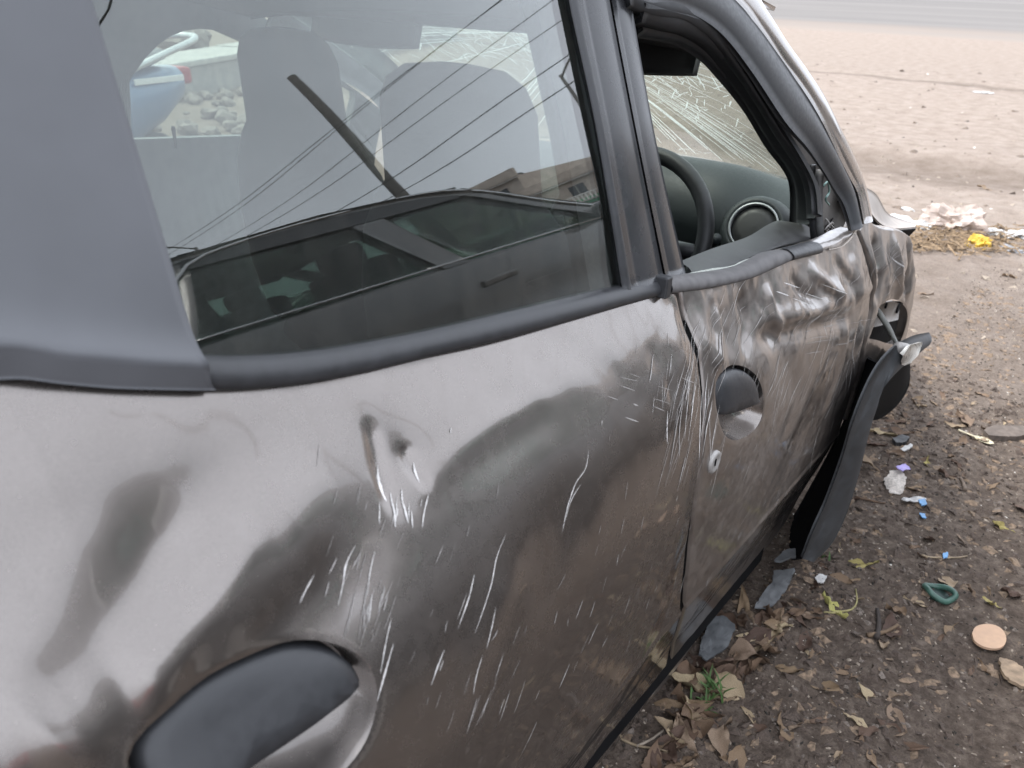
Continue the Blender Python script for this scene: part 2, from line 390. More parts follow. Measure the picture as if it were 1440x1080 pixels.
# ==================================================================== GROUND
def ground_h(x, y):
    x = np.asarray(x, float); y = np.asarray(y, float)
    near = np.exp(-((np.hypot(x-1.2, y-1))/9)**2)
    h = .030*fbm(x*.55, y*.55, 31, 3)+.016*fbm(x*2.6, y*2.6, 33, 3)*near+.013*fbm(x*10, y*10, 37, 4)*near+.004*np.abs(vnoise(x*38, y*38, 39))*near
    h = h+.05*np.exp(-((y-5.3)/.5)**2)*(.6+.4*vnoise(x*.8, y*.5, 41))-.035*np.exp(-((y-4.7)/.35)**2)
    h = h-.05*np.exp(-((y-11+.25*vnoise(x*.5, 0*y, 43))/.22)**2)+.03*np.exp(-((y-11.7)/.5)**2)
    far = np.clip((y-15)/6, 0, 1); return h*(1-far)*np.clip(1.2-np.hypot(x, y)/60, .15, 1)-.0*far
def lines(lo, hi, a, b, step, grow=1.16):
    v = list(np.arange(a, b+step/2, step)); s = step; p = a
    while p > lo: s *= grow; p -= s; v.insert(0, p)
    s = step; p = v[-1]
    while p < hi: s *= grow; p += s; v.append(p)
    return np.array(v)
gx = lines(-900, 900, .55, 1.75, .011, 1.09); gy = lines(-900, 900, -1.45, 3.4, .014, 1.07)
GXX, GYY = np.meshgrid(gx, gy); GZ = ground_h(GXX, GYY)
m, n, b, o = nodes_of('dirt_ground')
t = n.nodes.new('ShaderNodeTexCoord'); sx = n.nodes.new('ShaderNodeSeparateXYZ'); n.links.new(t.outputs['Object'], sx.inputs[0])
n1 = noise_node(n, .9, 6, .6); n2 = noise_node(n, 7, 7, .65); n3 = noise_node(n, 120, 5, .7); n4 = noise_node(n, 34, 6, .7)
dry = ramp(n, n2.outputs['Fac'], [(.25, (.22, .175, .14)), (.5, (.30, .245, .205)), (.75, (.37, .315, .27))])
shaded_soil = ramp(n, n4.outputs['Fac'], [(.28, (.062, .047, .038)), (.5, (.13, .10, .08)), (.72, (.235, .19, .155))])
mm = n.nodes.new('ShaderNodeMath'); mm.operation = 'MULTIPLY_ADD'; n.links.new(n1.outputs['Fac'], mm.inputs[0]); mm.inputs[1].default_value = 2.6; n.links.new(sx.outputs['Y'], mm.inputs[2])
# dark littered soil near the parked cars with shade painted into its colour, pale dusty dirt towards the road
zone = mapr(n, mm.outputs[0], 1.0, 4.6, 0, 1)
cm = n.nodes.new('ShaderNodeMix'); cm.data_type = 'RGBA'; n.links.new(zone.outputs[0], cm.inputs[0]); n.links.new(shaded_soil.outputs[0], cm.inputs[6]); n.links.new(dry.outputs[0], cm.inputs[7])
# damp wheel tracks running alongside the road
trk = n.nodes.new('ShaderNodeMath'); trk.operation = 'MULTIPLY_ADD'; n.links.new(n1.outputs['Fac'], trk.inputs[0]); trk.inputs[1].default_value = .9; n.links.new(sx.outputs['Y'], trk.inputs[2])
tm = mapr(n, trk.outputs[0], 0, 20, 0, 1); tr_ = ramp(n, tm.outputs[0], [(.225, (1, 1, 1)), (.245, (.62, .6, .58)), (.268, (.70, .68, .66)), (.283, (1, 1, 1)), (.566, (1, 1, 1)), (.573, (.5, .48, .46)), (.581, (1, 1, 1)), (.61, (.95, .95, .95))])
spk = ramp(n, n3.outputs['Fac'], [(.30, (.45, .43, .42)), (.48, (1, 1, 1)), (.62, (1, 1, 1)), (.74, (1.9, 1.8, 1.7))])
cmul = n.nodes.new('ShaderNodeMix'); cmul.data_type = 'RGBA'; cmul.blend_type = 'MULTIPLY'; cmul.inputs[0].default_value = .8
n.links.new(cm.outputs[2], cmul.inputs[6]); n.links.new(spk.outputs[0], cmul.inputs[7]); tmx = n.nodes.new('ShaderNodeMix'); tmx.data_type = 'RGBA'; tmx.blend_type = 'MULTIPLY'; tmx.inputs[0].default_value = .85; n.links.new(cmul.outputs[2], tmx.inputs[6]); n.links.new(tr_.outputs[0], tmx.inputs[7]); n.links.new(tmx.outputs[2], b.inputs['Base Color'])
b.inputs['Roughness'].default_value = .95; b.inputs['Specular IOR Level'].default_value = .2
bump(n, b, n3.outputs['Fac'], .9, .012)
bb = n.nodes.new('ShaderNodeBump'); bb.inputs['Strength'].default_value = .7; bb.inputs['Distance'].default_value = .009; n.links.new(n4.outputs['Fac'], bb.inputs['Height'])
bn = [k for k in n.nodes if k.type == 'BUMP'][0]; n.links.new(bb.outputs[0], bn.inputs['Normal'])
DIRT = m
gv = np.stack([GXX, GYY, GZ], -1).reshape(-1, 3); ny_, nx_ = GXX.shape
me = bpy.data.meshes.new('ground'); idx = np.arange(ny_*nx_).reshape(ny_, nx_)
fc = np.stack([idx[:-1, :-1], idx[:-1, 1:], idx[1:, 1:], idx[1:, :-1]], -1).reshape(-1, 4)
me.vertices.add(len(gv)); me.vertices.foreach_set('co', gv.ravel()); me.loops.add(fc.size); me.loops.foreach_set('vertex_index', fc.ravel())
me.polygons.add(len(fc)); me.polygons.foreach_set('loop_start', np.arange(len(fc))*4); me.polygons.foreach_set('loop_total', np.full(len(fc), 4))
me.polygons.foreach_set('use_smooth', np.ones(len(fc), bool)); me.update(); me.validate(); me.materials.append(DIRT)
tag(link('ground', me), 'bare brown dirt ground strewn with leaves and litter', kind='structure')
# road
m, n, b, o = nodes_of('dusty_asphalt')
a1 = noise_node(n, .35, 6, .65, stretch=(.12, 1, 1)); a2 = noise_node(n, 90, 3, .6)
c = ramp(n, a1.outputs['Fac'], [(.25, (.14, .132, .125)), (.75, (.215, .20, .188))])
t_ = n.nodes.new('ShaderNodeTexCoord'); s_ = n.nodes.new('ShaderNodeSeparateXYZ'); n.links.new(t_.outputs['Object'], s_.inputs[0]); dz_ = n.nodes.new('ShaderNodeMath'); dz_.operation = 'MULTIPLY_ADD'; n.links.new(a1.outputs['Fac'], dz_.inputs[0]); dz_.inputs[1].default_value = 9; n.links.new(s_.outputs['Y'], dz_.inputs[2])
ed = mapr(n, dz_.outputs[0], 24.5, 31, 0, 1); cx = n.nodes.new('ShaderNodeMix'); cx.data_type = 'RGBA'; n.links.new(ed.outputs[0], cx.inputs[0]); cx.inputs[6].default_value = (.28, .232, .195, 1); n.links.new(c.outputs[0], cx.inputs[7]); n.links.new(cx.outputs[2], b.inputs['Base Color']); b.inputs['Roughness'].default_value = .9; bump(n, b, a2.outputs['Fac'], .4, .01); b.inputs['Specular IOR Level'].default_value = .08
rv, rf = [], []; rx = np.linspace(-160, 160, 161)
for k, yy in enumerate((19.0, 24, 50, 76)):
    for x in rx: rv.append((x, yy+(.5*math.sin(x*.35)+.4*float(vnoise(x*.9, 1.0, 8)) if k == 0 else 0), .03-(.06 if k == 0 else 0)))
tag(mesh('road', rv, gridfaces(4, 161, 0, True), m, None), 'dusty grey asphalt road beyond the dirt', kind='structure')

# ==================================================================== THE WRECKED CAR
car = empty('wrecked_car', tuple(PV)); car.rotation_euler = (-AL, 0, 0)
tag(car, 'crumpled grey hatchback wreck with scratched doors and shattered windscreen', 'car')

def pocket_outline(pts, n=72):
    P = np.array(YZ(pts)); P = np.concatenate([P, P[:1]]); Q = resample(np.concatenate([P[-3:-1], P, P[1:3]]), 9*n)
    # keep one turn
    c = P[:-1].mean(0); a = np.unwrap(np.arctan2(Q[:, 1]-c[1], Q[:, 0]-c[0])); r = np.hypot(Q[:, 1]-c[1], Q[:, 0]-c[0])
    ang = np.linspace(0, 2*math.pi, n, endpoint=False); o = np.argsort(np.mod(a, 2*math.pi)); rr = np.interp(ang, np.mod(a, 2*math.pi)[o], r[o], period=2*math.pi)
    rr = (np.roll(rr, 1)+2*rr+np.roll(rr, -1))/4
    return np.stack([c[0]+rr*np.cos(ang), c[1]+rr*np.sin(ang)], 1), c
RH, RHc = pocket_outline([(p[0]-50, p[1]-32) for p in [(176, 1045), (215, 995), (290, 945), (370, 915), (440, 902), (495, 912), (522, 945), (520, 990), (495, 1040), (440, 1085), (360, 1125), (265, 1150), (200, 1120)]])
FH, FHc = pocket_outline([(1003, 552), (1008, 527), (1028, 514), (1049, 517), (1064, 533), (1071, 560), (1068, 590), (1054, 608), (1032, 618), (1016, 610), (1008, 588)])

# ---- rear door
shut = [(945, 410), (962, 455), (974, 497), (981, 545), (982, 590), (978, 640), (972, 690), (966, 740), (961, 800), (957, 850), (949, 892), (938, 935), (921, 970), (898, 1002), (884, 1017)]
rtop = [(-.0001, 0)]
rtop = [(-2.29, 1.165), (-2.23, 1.155), (-2.17, 1.144), (-2.13, 1.137)]+YZ([(0, 512), (140, 528), (275, 535), (400, 530), (500, 515), (600, 493), (700, 470), (800, 441), (900, 412), (945, 400)])
ryz = YZ(shut); ryz[0] = rtop[-1]
rleft = [(-2.29, 1.165), (-2.285, .9), (-2.25, .66), (-2.17, .5), (-2.09, .36), (-2.05, .22)]
rbot = [(-2.05, .22), (-1.75, .218)]+YZ([(840, 1078)])+[ryz[-1]]
rear_door = side_panel('rear_door', rleft, ryz, rtop, rbot, 340, 270, PAINT, car, [RH])
rear_door['label'] = 'dented grey rear door with its window intact'
# ---- front door
gap = [(q[0]+.0115, q[1]) for q in ryz]
ftop = [gap[0]]+YZ([(1000, 388), (1050, 378), (1095, 360), (1140, 346), (1175, 334), (1200, 322)])
fright = [ftop[-1]]+YZ([(1218, 375), (1222, 428), (1212, 480), (1200, 540), (1184, 592), (1158, 645), (1105, 735)])
fbot = [gap[-1]]+YZ([(935, 960), (980, 897), (1040, 820), (1105, 735)])
front_door = side_panel('front_door', gap, fright, ftop, fbot, 300, 230, PAINTD, car, [FH])
g1 = resample(ryz[1:], 60); A = np.array([[surf(q[0]+dy, q[1], -.0045) for dy in (-.006, .005, .0175)] for q in g1]); slab('door_gap_seal', A, .004, mat('gap_seal', (.006, .006, .006), .9, .2, 30, spec=.05), rear_door, PV)
front_door['label'] = 'creased and scratched grey front door without glass'
# ---- wing
wl = YZ([(1204, 322), (1222, 375), (1226, 428), (1216, 480), (1204, 540), (1190, 592)])
wt = [wl[0]]+YZ([(1214, 300), (1224, 312), (1240, 319), (1260, 321), (1277, 331)])
wr = [wt[-1]]+YZ([(1285, 365), (1285, 410), (1280, 440), (1272, 478), (1254, 490), (1236, 515), (1212, 570)])
wb = [wl[-1]]+YZ([(1198, 585)])+[wr[-1]]
HOLE = resample(YZ([(1221, 476), (1227, 460), (1233, 434), (1243, 424), (1258, 421), (1271, 429), (1275, 445), (1270, 468), (1262, 484), (1245, 482), (1232, 478), (1221, 476)]), 60)[:-1]
wing = side_panel('wing', wl, wr, wt, wb, 130, 150, PAINTD, car, [HOLE])
wing['label'] = 'torn and crumpled grey front wing'
# inner apron seen through the torn wing
ap = np.array([[S(*p, -.05) for p in r] for r in ([(1222, 440), (1240, 426), (1256, 423), (1276, 432)], [(1222, 452), (1240, 444), (1256, 442), (1272, 440)], [(1221, 462), (1238, 458), (1253, 452), (1266, 449)])])
bk = np.array([[S(px, py, -.075) for px in np.linspace(1212, 1270, 6)] for py in np.linspace(424, 496, 6)]); slab('inner_wing', bk, .004, DARK, wing, PV)
apo = slab('apron_panel', ap, .004, METAL, wing, PV)
for k, (p, r) in enumerate((((1234, 432), .0065), ((1247, 430), .005), ((1264, 434), .009), ((1226, 446), .005), ((1272, 440), .007))):
    c = S(*p, -.046); a = np.linspace(0, 2*math.pi, 14, endpoint=False)
    V = [c+[0, 0, 0]]+[c+[0, math.cos(q)*r*1.6, math.sin(q)*r*1.5] for q in a]+[c+[-.003, math.cos(q)*r*1.6, math.sin(q)*r*1.5] for q in a]
    cmesh('bolt_hole', V, [(0, 1+i, 1+(i+1) % 14) for i in range(14)]+[(1+i, 15+i, 15+(i+1) % 14, 1+(i+1) % 14) for i in range(14)], DARK, wing, False)
# wheel housing: dark box behind the wing
boxes('wheel_housing', [(.50, .56, -.60, .10, .12, .74), (.45, .68, -.60, -.02, .72, .75)], DARK, car, 0, PV)
# ---- handles
def handle(door, H, c, split, name_lab, fl):
    n = len(H); V = []; F = []
    prof = [(1.0, 0), (.985, .005), (.95, .016), (.85, .030), (.6, .040), (.3, .043), (0.02, .044)]
    for s_, dp in prof:
        for q in H:
            p = c+(q-c)*s_; V.append((float(sf(p[1])+dent(*p))*1-dp-.001, p[0], p[1]))
    k = len(prof)
    for i in range(k-1):
        for j in range(n): F.append((i*n+j, (i+1)*n+j, (i+1)*n+(j+1) % n, i*n+(j+1) % n))
    po = cmesh('handle_pocket', V, F, PAINT, door)
    # grip plate covering the upper part of the pocket: clip the shrunken outline below a slanted line
    a, b_, d0 = split
    K = c+(H-c)*.90
    nrm = np.array([-(b_-a)[1], (b_-a)[0]]); nrm /= np.linalg.norm(nrm)
    if nrm[1] < 0: nrm = -nrm
    rad = (K-c); V = []; F = []
    rings = (1.0, .99, .93, .8, .55, .25, .001); ups = (-.016, -.002, .003, .006, .008, .009, .009)
    top_c = c+nrm*.022
    for s_, up in zip(rings, ups):
        for q in K:
            p = top_c+(q-top_c)*s_; dl = (p-a)@nrm
            if dl < 0: p = p-nrm*dl*.93
            V.append((float(sf(p[1])+dent(*p))+up-fl, p[0], p[1]))
    k = len(rings)
    for i in range(k-1):
        for j in range(n): F.append((i*n+j, (i+1)*n+j, (i+1)*n+(j+1) % n, i*n+(j+1) % n))
    cmesh('door_handle', V, F, BLACKP, door)
def yz(*p): return np.array(S(*p)[1:])
handle(rear_door, RH, RHc, (yz(258, 1035), yz(443, 930), 0), '', .006)
handle(front_door, FH, FHc, (yz(1008, 585), yz(1070, 562), 0), '', .006)
# lock barrel
c = S(1000, 648, .0); c = surf(c[1], c[2]); V = []; F = []
for s_, up in ((1.25, -.001), (1.2, .003), (.95, .0045), (.8, .003), (.02, .002)):
    for j in range(24):
        q = 2*math.pi*j/24; V.append(c+[up, s_*.013*math.cos(q), s_*.0135*math.sin(q)])
for i in range(4):
    for j in range(24): F.append((i*24+j, (i+1)*24+j, (i+1)*24+(j+1) % 24, i*24+(j+1) % 24))
cmesh('lock_barrel', V, F, METAL, front_door)
boxes('key_slot', [(c[0]+.002, c[0]+.0035, c[1]-.0012, c[1]+.0012, c[2]-.005, c[2]+.005)], DARK, front_door, 0, PV)

# ---- belt mouldings
up = [S(*p, .003) for p in [(255, 500), (330, 505), (450, 497), (600, 470), (740, 437), (870, 405), (938, 388)]]
lo = [S(*p, .003) for p in [(272, 549), (340, 548), (450, 537), (600, 503), (740, 469), (870, 432), (944, 411)]]
band('belt_moulding', up, lo, RUBBER, rear_door, 80, 9, .007)
up = [S(*p, .012) for p in [(936, 391), (1000, 385), (1045, 376), (1080, 358), (1110, 352), (1146, 345)]]
lo = [S(*p, .010) for p in [(941, 413), (1000, 405), (1055, 392), (1092, 376), (1115, 366), (1150, 356)]]
band('belt_moulding', up, lo, mat('dusty_rubber', (.115, .11, .11), .7, .25, 60), front_door, 60, 8, .007)
ec = S(938, 401, .012); boxes('moulding_end_cap', [(ec[0]-.012, ec[0]+.006, ec[1]-.012, ec[1]+.002, ec[2]-.014, ec[2]+.012)], BLACKP, front_door, .002, PV)
up = [S(*p, .014) for p in [(1108, 351), (1125, 347), (1150, 341)]]; lo = [S(*p, .014) for p in [(1112, 367), (1130, 362), (1152, 357)]]
band('moulding_clip', up, lo, BLACKP, front_door, 12, 6, .008)

# ---- C pillar cover of the rear door
yr = -1.995
cl = [(-2.33, 1.42), (-2.33, 1.3), (-2.315, 1.165)]
crt = [(-1.985, 1.42), (-1.993, 1.30), (-1.995, 1.2), (-1.995, 1.105), (-1.990, 1.075)]
cb = [(-2.315, 1.165), (-2.25, 1.153), (-2.19, 1.142), (-2.14, 1.133)]+YZ([(0, 526), (80, 533), (160, 540), (275, 549)]); cb[-1] = (-1.990, cb[-1][1]); crt[-1] = cb[-1]
C = coons(cl, crt, [(-2.33, 1.42), (-1.985, 1.42)], cb, 60, 90)
y, z = C[..., 0], C[..., 1]; RL = np.array([(-2.5, 1.20), (-2.3, 1.185), (-2.15, 1.165)]+YZ([(20, 470), (60, 481), (150, 489), (270, 501)])+[(-1.9, 1.09)])
q, sg, al = pldist(y, z, RL); below = np.where(sg < 0, q, 0.0); above = np.where(sg >= 0, q, 0.0)
sd = np.where(sg >= 0, q, -q)*np.clip((y+2.36)*30, 0, 1); x = sf(z)+.007+np.where(sd > 0, .011*np.exp(-np.clip(sd, 0, 1)/.008), .011-.45*np.clip(-sd, 0, .03))
slab('pillar_cover', np.stack([x, y, z], -1), .018, APPL, rear_door, PV)['label'] = 'plain dark plastic pillar cover behind the window'
# ---- rear door glass
gl_ = [(-2.01, 1.40), (-2.01, 1.25), (-2.01, 1.095)]; gr_ = [(-1.485, 1.40), (-1.478, 1.2), (-1.475, 1.02)]
C = coons(gl_, gr_, [(-2.01, 1.40), (-1.485, 1.40)], [(-2.01, 1.095), (-1.93, 1.075), (-1.8, 1.055), (-1.6, 1.035), (-1.475, 1.02)], 60, 50)
A = np.stack([sf(C[..., 1])-.004, C[..., 0], C[..., 1]], -1)
slab('window_glass', A, .004, GLASS, rear_door, PV)
# ---- B pillar: rubber lip, rear door cover, front door cover
def strip_px(name, L1, L2, m, parent, o1, o2, bulge=.0, thick=.02, k=6, n=30):
    a = resample([S(*p, o1) for p in L1], n); b2 = resample([S(*p, o2) for p in L2], n); t = np.linspace(0, 1, k)[None, :, None]
    A = (1-t)*a[:, None]+t*b2[:, None]; A[:, :, 0] += bulge*np.sin(np.pi*t[0, :, 0])[None]
    return slab(name, A, thick, m, parent, PV)
strip_px('window_seal', [(799, -45), (800, 0), (838, 180), (876, 412)], [(812, -45), (814, 0), (853, 200), (889, 408)], RUBBER, rear_door, .003, .004, .004)
strip_px('pillar_trim', [(811, -45), (813, 0), (852, 200), (888, 409)], [(853, -45), (857, 0), (895, 200), (934, 394)], PILG, rear_door, .004, .004, .003)
strip_px('pillar_trim', [(856, -45), (860, 0), (898, 200), (937, 392)], [(880, -45), (887, 0), (923, 200), (964, 384)], PILG, front_door, .001, -.002, .003)
YY, ZZ = np.meshgrid(np.linspace(-2.0, -1.385, 30), np.linspace(1.425, 1.352, 8)); slab('upper_window_frame', np.stack([sf(ZZ)+.005, YY, ZZ], -1), .03, BLACKP, rear_door, PV)
# ---- front door frame, seal and body rail
OUT = [(860, -70), (910, -58), (965, -36), (1007, -8), (1047, 33), (1074, 68), (1107, 114), (1135, 159), (1156, 198), (1176, 237), (1191, 270), (1201, 318)]
MIDS = [(865, -14), (905, 2), (955, 12), (1005, 45), (1050, 103), (1095, 172), (1128, 225), (1146, 262), (1150, 300)]
MID = [(865, -14), (905, 2), (955, 12), (1005, 45), (1050, 103), (1095, 170), (1128, 205), (1152, 236), (1170, 266), (1183, 292), (1193, 324)]
INN = [(885, 40), (915, 44), (950, 52), (985, 74), (1010, 100), (1050, 150), (1080, 200), (1114, 252), (1116, 318)]
n = 70; a = resample([S(*p, .004) for p in OUT], n); b2 = resample([S(*p, .0) for p in MID], n); c2 = resample([XP(*p, .615) for p in INN], n)
t = np.linspace(0, 1, 6)[None, :, None]; A = (1-t)*a[:, None]+t*b2[:, None]; A[:, :, 0] += .008*np.sin(np.pi*t[0, :, 0])[None]
slab('window_frame', A, .012, BLACKP, front_door, PV); b2 = resample([S(*p, .0) for p in MIDS], n)
t = np.linspace(0, 1, 16)[None, :, None]; A = (1-t)*b2[:, None]+t*c2[:, None]; A[:, :, 0] += .016*np.sin(np.pi*t[0, :, 0])[None]*np.sign(.3)+.008*np.sin(5*np.pi*t[0, :, 0])[None]
slab('door_seal', A, .01, mat('seal_rubber', (.018, .019, .021), .6, .3, 40), car, PV)
RAIL = [(880, -100), (935, -84), (995, -52), (1040, -6), (1063, 30), (1093, 76), (1118, 108), (1144, 146), (1164, 184), (1183, 220), (1199, 257), (1211, 312)]
a = resample([S(*p, -.002) for p in OUT], n); r2 = resample([S(*p, -.006) for p in RAIL], n)
t = np.linspace(0, 1, 6)[None, :, None]; A = (1-t)*r2[:, None]+t*a[:, None]; A[:, :, 0] += .006*np.sin(np.pi*t[0, :, 0])[None]
slab('roof_rail', A, .02, PAINT, car, PV)
rail_in = r2.copy()
# channel and sail corner
ch = [XP(1154, 238, .70), XP(1151, 270, .705), XP(1152, 310, .71), XP(1155, 348, .715)]
tube('glass_channel', resample(ch, 16), .0075, mat('channel_metal', (.20, .20, .20), .5, .3, 50), front_door, 8, PV)
ch = [XP(1143, 232, .69), XP(1141, 270, .695), XP(1142, 310, .70), XP(1145, 345, .705)]
tube('glass_channel', resample(ch, 16), .006, BLACKP, front_door, 8, PV)
sail = np.array([[XP(*p, .66) for p in r] for r in ([(1108, 165), (1122, 178), (1140, 200)], [(1138, 280), (1172, 280), (1198, 285)], [(1146, 350), (1180, 352), (1215, 340)])])
slab('sail_panel', sail, .01, mat('dusty_sail_plastic', (.075, .068, .062), .8, .6, 12), front_door, PV)
for k in range(5):
    rr = random.Random(k); P = [XP(1163+rr.uniform(-4, 12), 315+rr.uniform(-8, 12), .665+rr.uniform(-.02, .02)) for _ in range(5)]
    tube('loose_wire', resample(P, 24), .0017, DARK if k % 2 else METAL, front_door, 6, PV)
P = [XP(1158, 262, .69), XP(1164, 256, .69), XP(1166, 270, .685), XP(1161, 280, .69), XP(1166, 288, .685)]
tube('loose_wire', resample(P, 24), .002, mat('green_wire', (.20, .33, .30), .5, .2, 50), front_door, 6, PV)
# inner door top
up = [XP(*p, .655) for p in [(962, 372), (1010, 352), (1060, 335), (1088, 318), (1105, 312), (1132, 316)]]
lo = [XP(*p, .70) for p in [(962, 392), (1012, 380), (1055, 362), (1090, 350), (1110, 345), (1146, 338)]]
band('inner_door_sill', up, lo, mat('inner_sill_plastic', (.10, .10, .10), .6, .3, 30), front_door, 40, 8, .012)
# folded lip of the door corner (bare edge)
lp = [surf(*S(*p)[1:], .004) for p in [(1158, 350), (1178, 345), (1195, 330), (1204, 312)]]; lq = [XP(*p, .70) for p in [(1156, 340), (1172, 336), (1188, 322), (1199, 305)]]
t = np.linspace(0, 1, 5)[None, :, None]; a = resample(lp, 24); b2 = resample(lq, 24); slab('torn_door_lip', ((1-t)*b2[:, None]+t*a[:, None]), .003, mat('dusty_bare_metal', (.34, .30, .265), .7, .3, 60), front_door, PV)

# ---- scratches: thin ribbons of scraped paint
class Ribbons:
    def __init__(s): s.V = []; s.F = []
    def add(s, pts, wpx=1.6, off=.0006, px=True, jit=.35):
        P = resample(pts, max(4, int(len(pts)*5)), True); n = len(P)
        if px: Q = SV(P); Q[:, 0] = sf(Q[:, 2])+dent(Q[:, 1], Q[:, 2])+off
        else: Q = P
        dist = np.linalg.norm(Q-CC, axis=1); 
        for i in range(n):
            t = Q[min(i+1, n-1)]-Q[max(i-1, 0)]; t /= np.linalg.norm(t)+1e-9; sdir = np.cross(t, [1, 0, 0]); sdir /= np.linalg.norm(sdir)+1e-9
            ww = wpx*.5*dist[i]/FPX*(max(0.0, math.sin(math.pi*(i+.15)/(n-.7)))**.7)*(1+random.uniform(-jit, jit))
            s.V += [Q[i]+sdir*ww, Q[i]-sdir*ww]
        b = len(s.V)-2*n
        for i in range(n-1): s.F.append((b+2*i, b+2*i+1, b+2*i+3, b+2*i+2))
    def done(s, name, m, parent): return tag(cmesh(name, s.V, s.F, m, parent, False), None, kind='stuff')
def bundle(R, p, n, length, ang, sx_, sy_, wpx, seed, curv=.15):
    rr = random.Random(seed)
    for _ in range(n):
        x0, y0 = p[0]+rr.gauss(0, sx_), p[1]+rr.gauss(0, sy_); L_ = length*rr.uniform(.3, 1.2); a = math.radians(ang+rr.gauss(0, 3)); c = rr.gauss(0, curv*.35)
        P = [(x0+math.cos(a)*L_*t+math.sin(a)*c*L_*t*t, y0+math.sin(a)*L_*t-math.cos(a)*c*L_*t*t) for t in (0, .33, .66, 1)]
        try: R.add(P, wpx*rr.choice((.35, .5, .7, .8, 1.25)))
        except ValueError: pass
R1, R1b = Ribbons(), Ribbons()
for P, w_ in (([(803, 622), (796, 648), (782, 668), (770, 700), (760, 735)], 3), ([(790, 668), (776, 690), (766, 718)], 2), ([(673, 730), (656, 760), (646, 790), (632, 825), (617, 860)], 2.6),
              ([(622, 782), (612, 812), (594, 853)], 3.2), ([(648, 824), (641, 850), (632, 880)], 2.2), ([(626, 888), (616, 915), (610, 940)], 2), ([(572, 880), (562, 900), (551, 926)], 3.2), ([(570, 893), (564, 908)], 2),
              ([(467, 746), (453, 772), (447, 800), (437, 826)], 3.4), ([(404, 783), (392, 802), (382, 822)], 2.6), ([(125, 1048), (112, 1078), (104, 1095)], 5), ([(826, 583), (824, 590)], 2), ([(612, 592), (610, 598)], 2.5),
              ([(514, 645), (511, 668), (516, 690)], 5), ([(524, 690), (520, 722)], 4), ([(570, 678), (562, 700), (556, 722)], 4), ([(560, 640), (563, 665)], 4), ([(536, 690), (538, 716)], 4), ([(545, 700), (543, 722)], 3)):
    R1.add(P, w_)
bundle(R1b, (490, 800), 14, 60, 112, 12, 26, 2.6, 30); bundle(R1, (490, 805), 8, 75, 112, 9, 22, 3.0, 1); bundle(R1, (528, 690), 10, 34, 104, 14, 10, 2.6, 2); bundle(R1b, (560, 860), 14, 40, 114, 60, 60, 2.0, 3)
bundle(R1, (962, 500), 15, 85, 104, 9, 32, 2.2, 4); bundle(R1, (925, 520), 12, 40, 98, 14, 22, 2.0, 5); bundle(R1b, (950, 590), 18, 75, 105, 14, 40, 1.8, 6)
bundle(R1b, (720, 800), 16, 32, 114, 110, 110, 1.6, 7); bundle(R1b, (460, 730), 12, 30, 110, 40, 50, 2.2, 8); bundle(R1b, (900, 760), 26, 26, 106, 50, 90, 1.3, 10); bundle(R1b, (880, 560), 10, 22, 20, 30, 30, 1.4, 23); bundle(R1b, (690, 930), 14, 45, 112, 60, 40, 1.8, 11)
R1.done('paint_scratches', SCR, rear_door); R1b.done('faint_scratches', SCR2, rear_door)
R2, R2b = Ribbons(), Ribbons()
bundle(R2, (1010, 450), 12, 70, 106, 16, 24, 1.8, 12); bundle(R2, (1050, 440), 12, 60, 110, 30, 22, 1.7, 13); bundle(R2b, (1100, 480), 26, 75, 110, 45, 40, 1.5, 14)
bundle(R2, (1175, 430), 14, 60, 104, 22, 40, 1.5, 15); bundle(R2b, (1170, 530), 24, 60, 108, 28, 40, 1.5, 16); bundle(R2, (995, 560), 14, 80, 100, 8, 40, 1.6, 17); bundle(R2b, (1080, 660), 30, 24, 110, 45, 45, 1.2, 18)
bundle(R2, (1120, 415), 6, 40, 20, 30, 12, 1.6, 19); bundle(R2b, (1140, 470), 8, 40, -14, 40, 18, 1.4, 20); bundle(R2, (1108, 520), 6, 60, 112, 12, 20, 2, 26)
R2.done('paint_scratches', SCR, front_door); R2b.done('faint_scratches', SCR2, front_door)
R3 = Ribbons(); bundle(R3, (1250, 350), 26, 34, 108, 10, 12, 1.3, 21); bundle(R3, (1252, 365), 8, 22, 60, 6, 12, 1.2, 22); R3.done('paint_scratches', SCR2, wing)

# ---- wheel arch flare, torn loose, with the side lamp dangling on its lead
def xs(L_): return [XP(*p) for p in L_]
o_ = xs([(1303, 470, .86), (1280, 474, .86), (1255, 487, .86), (1232, 512, .855), (1212, 550, .85), (1196, 592, .845), (1182, 640, .835), (1160, 700, .82), (1140, 745, .81), (1126, 782, .80)])
i_ = xs([(1296, 487, .87), (1282, 500, .875), (1262, 516, .875), (1240, 540, .87), (1226, 565, .865), (1218, 600, .86), (1205, 660, .85), (1186, 722, .835), (1166, 762, .825), (1140, 788, .81)])
n = 60; a = resample(o_, n); b2 = resample(i_, n); t = np.linspace(0, 1, 7)[None, :, None]; A = (1-t)*a[:, None]+t*b2[:, None]; A[:, :, 0] += .010*np.sin(np.pi*t[0, :, 0])[None]
flare = slab('wheel_arch_flare', A[:, ::-1], .007, FLAREM, car, PV); flare['label'] = 'black plastic wheel arch flare torn loose'
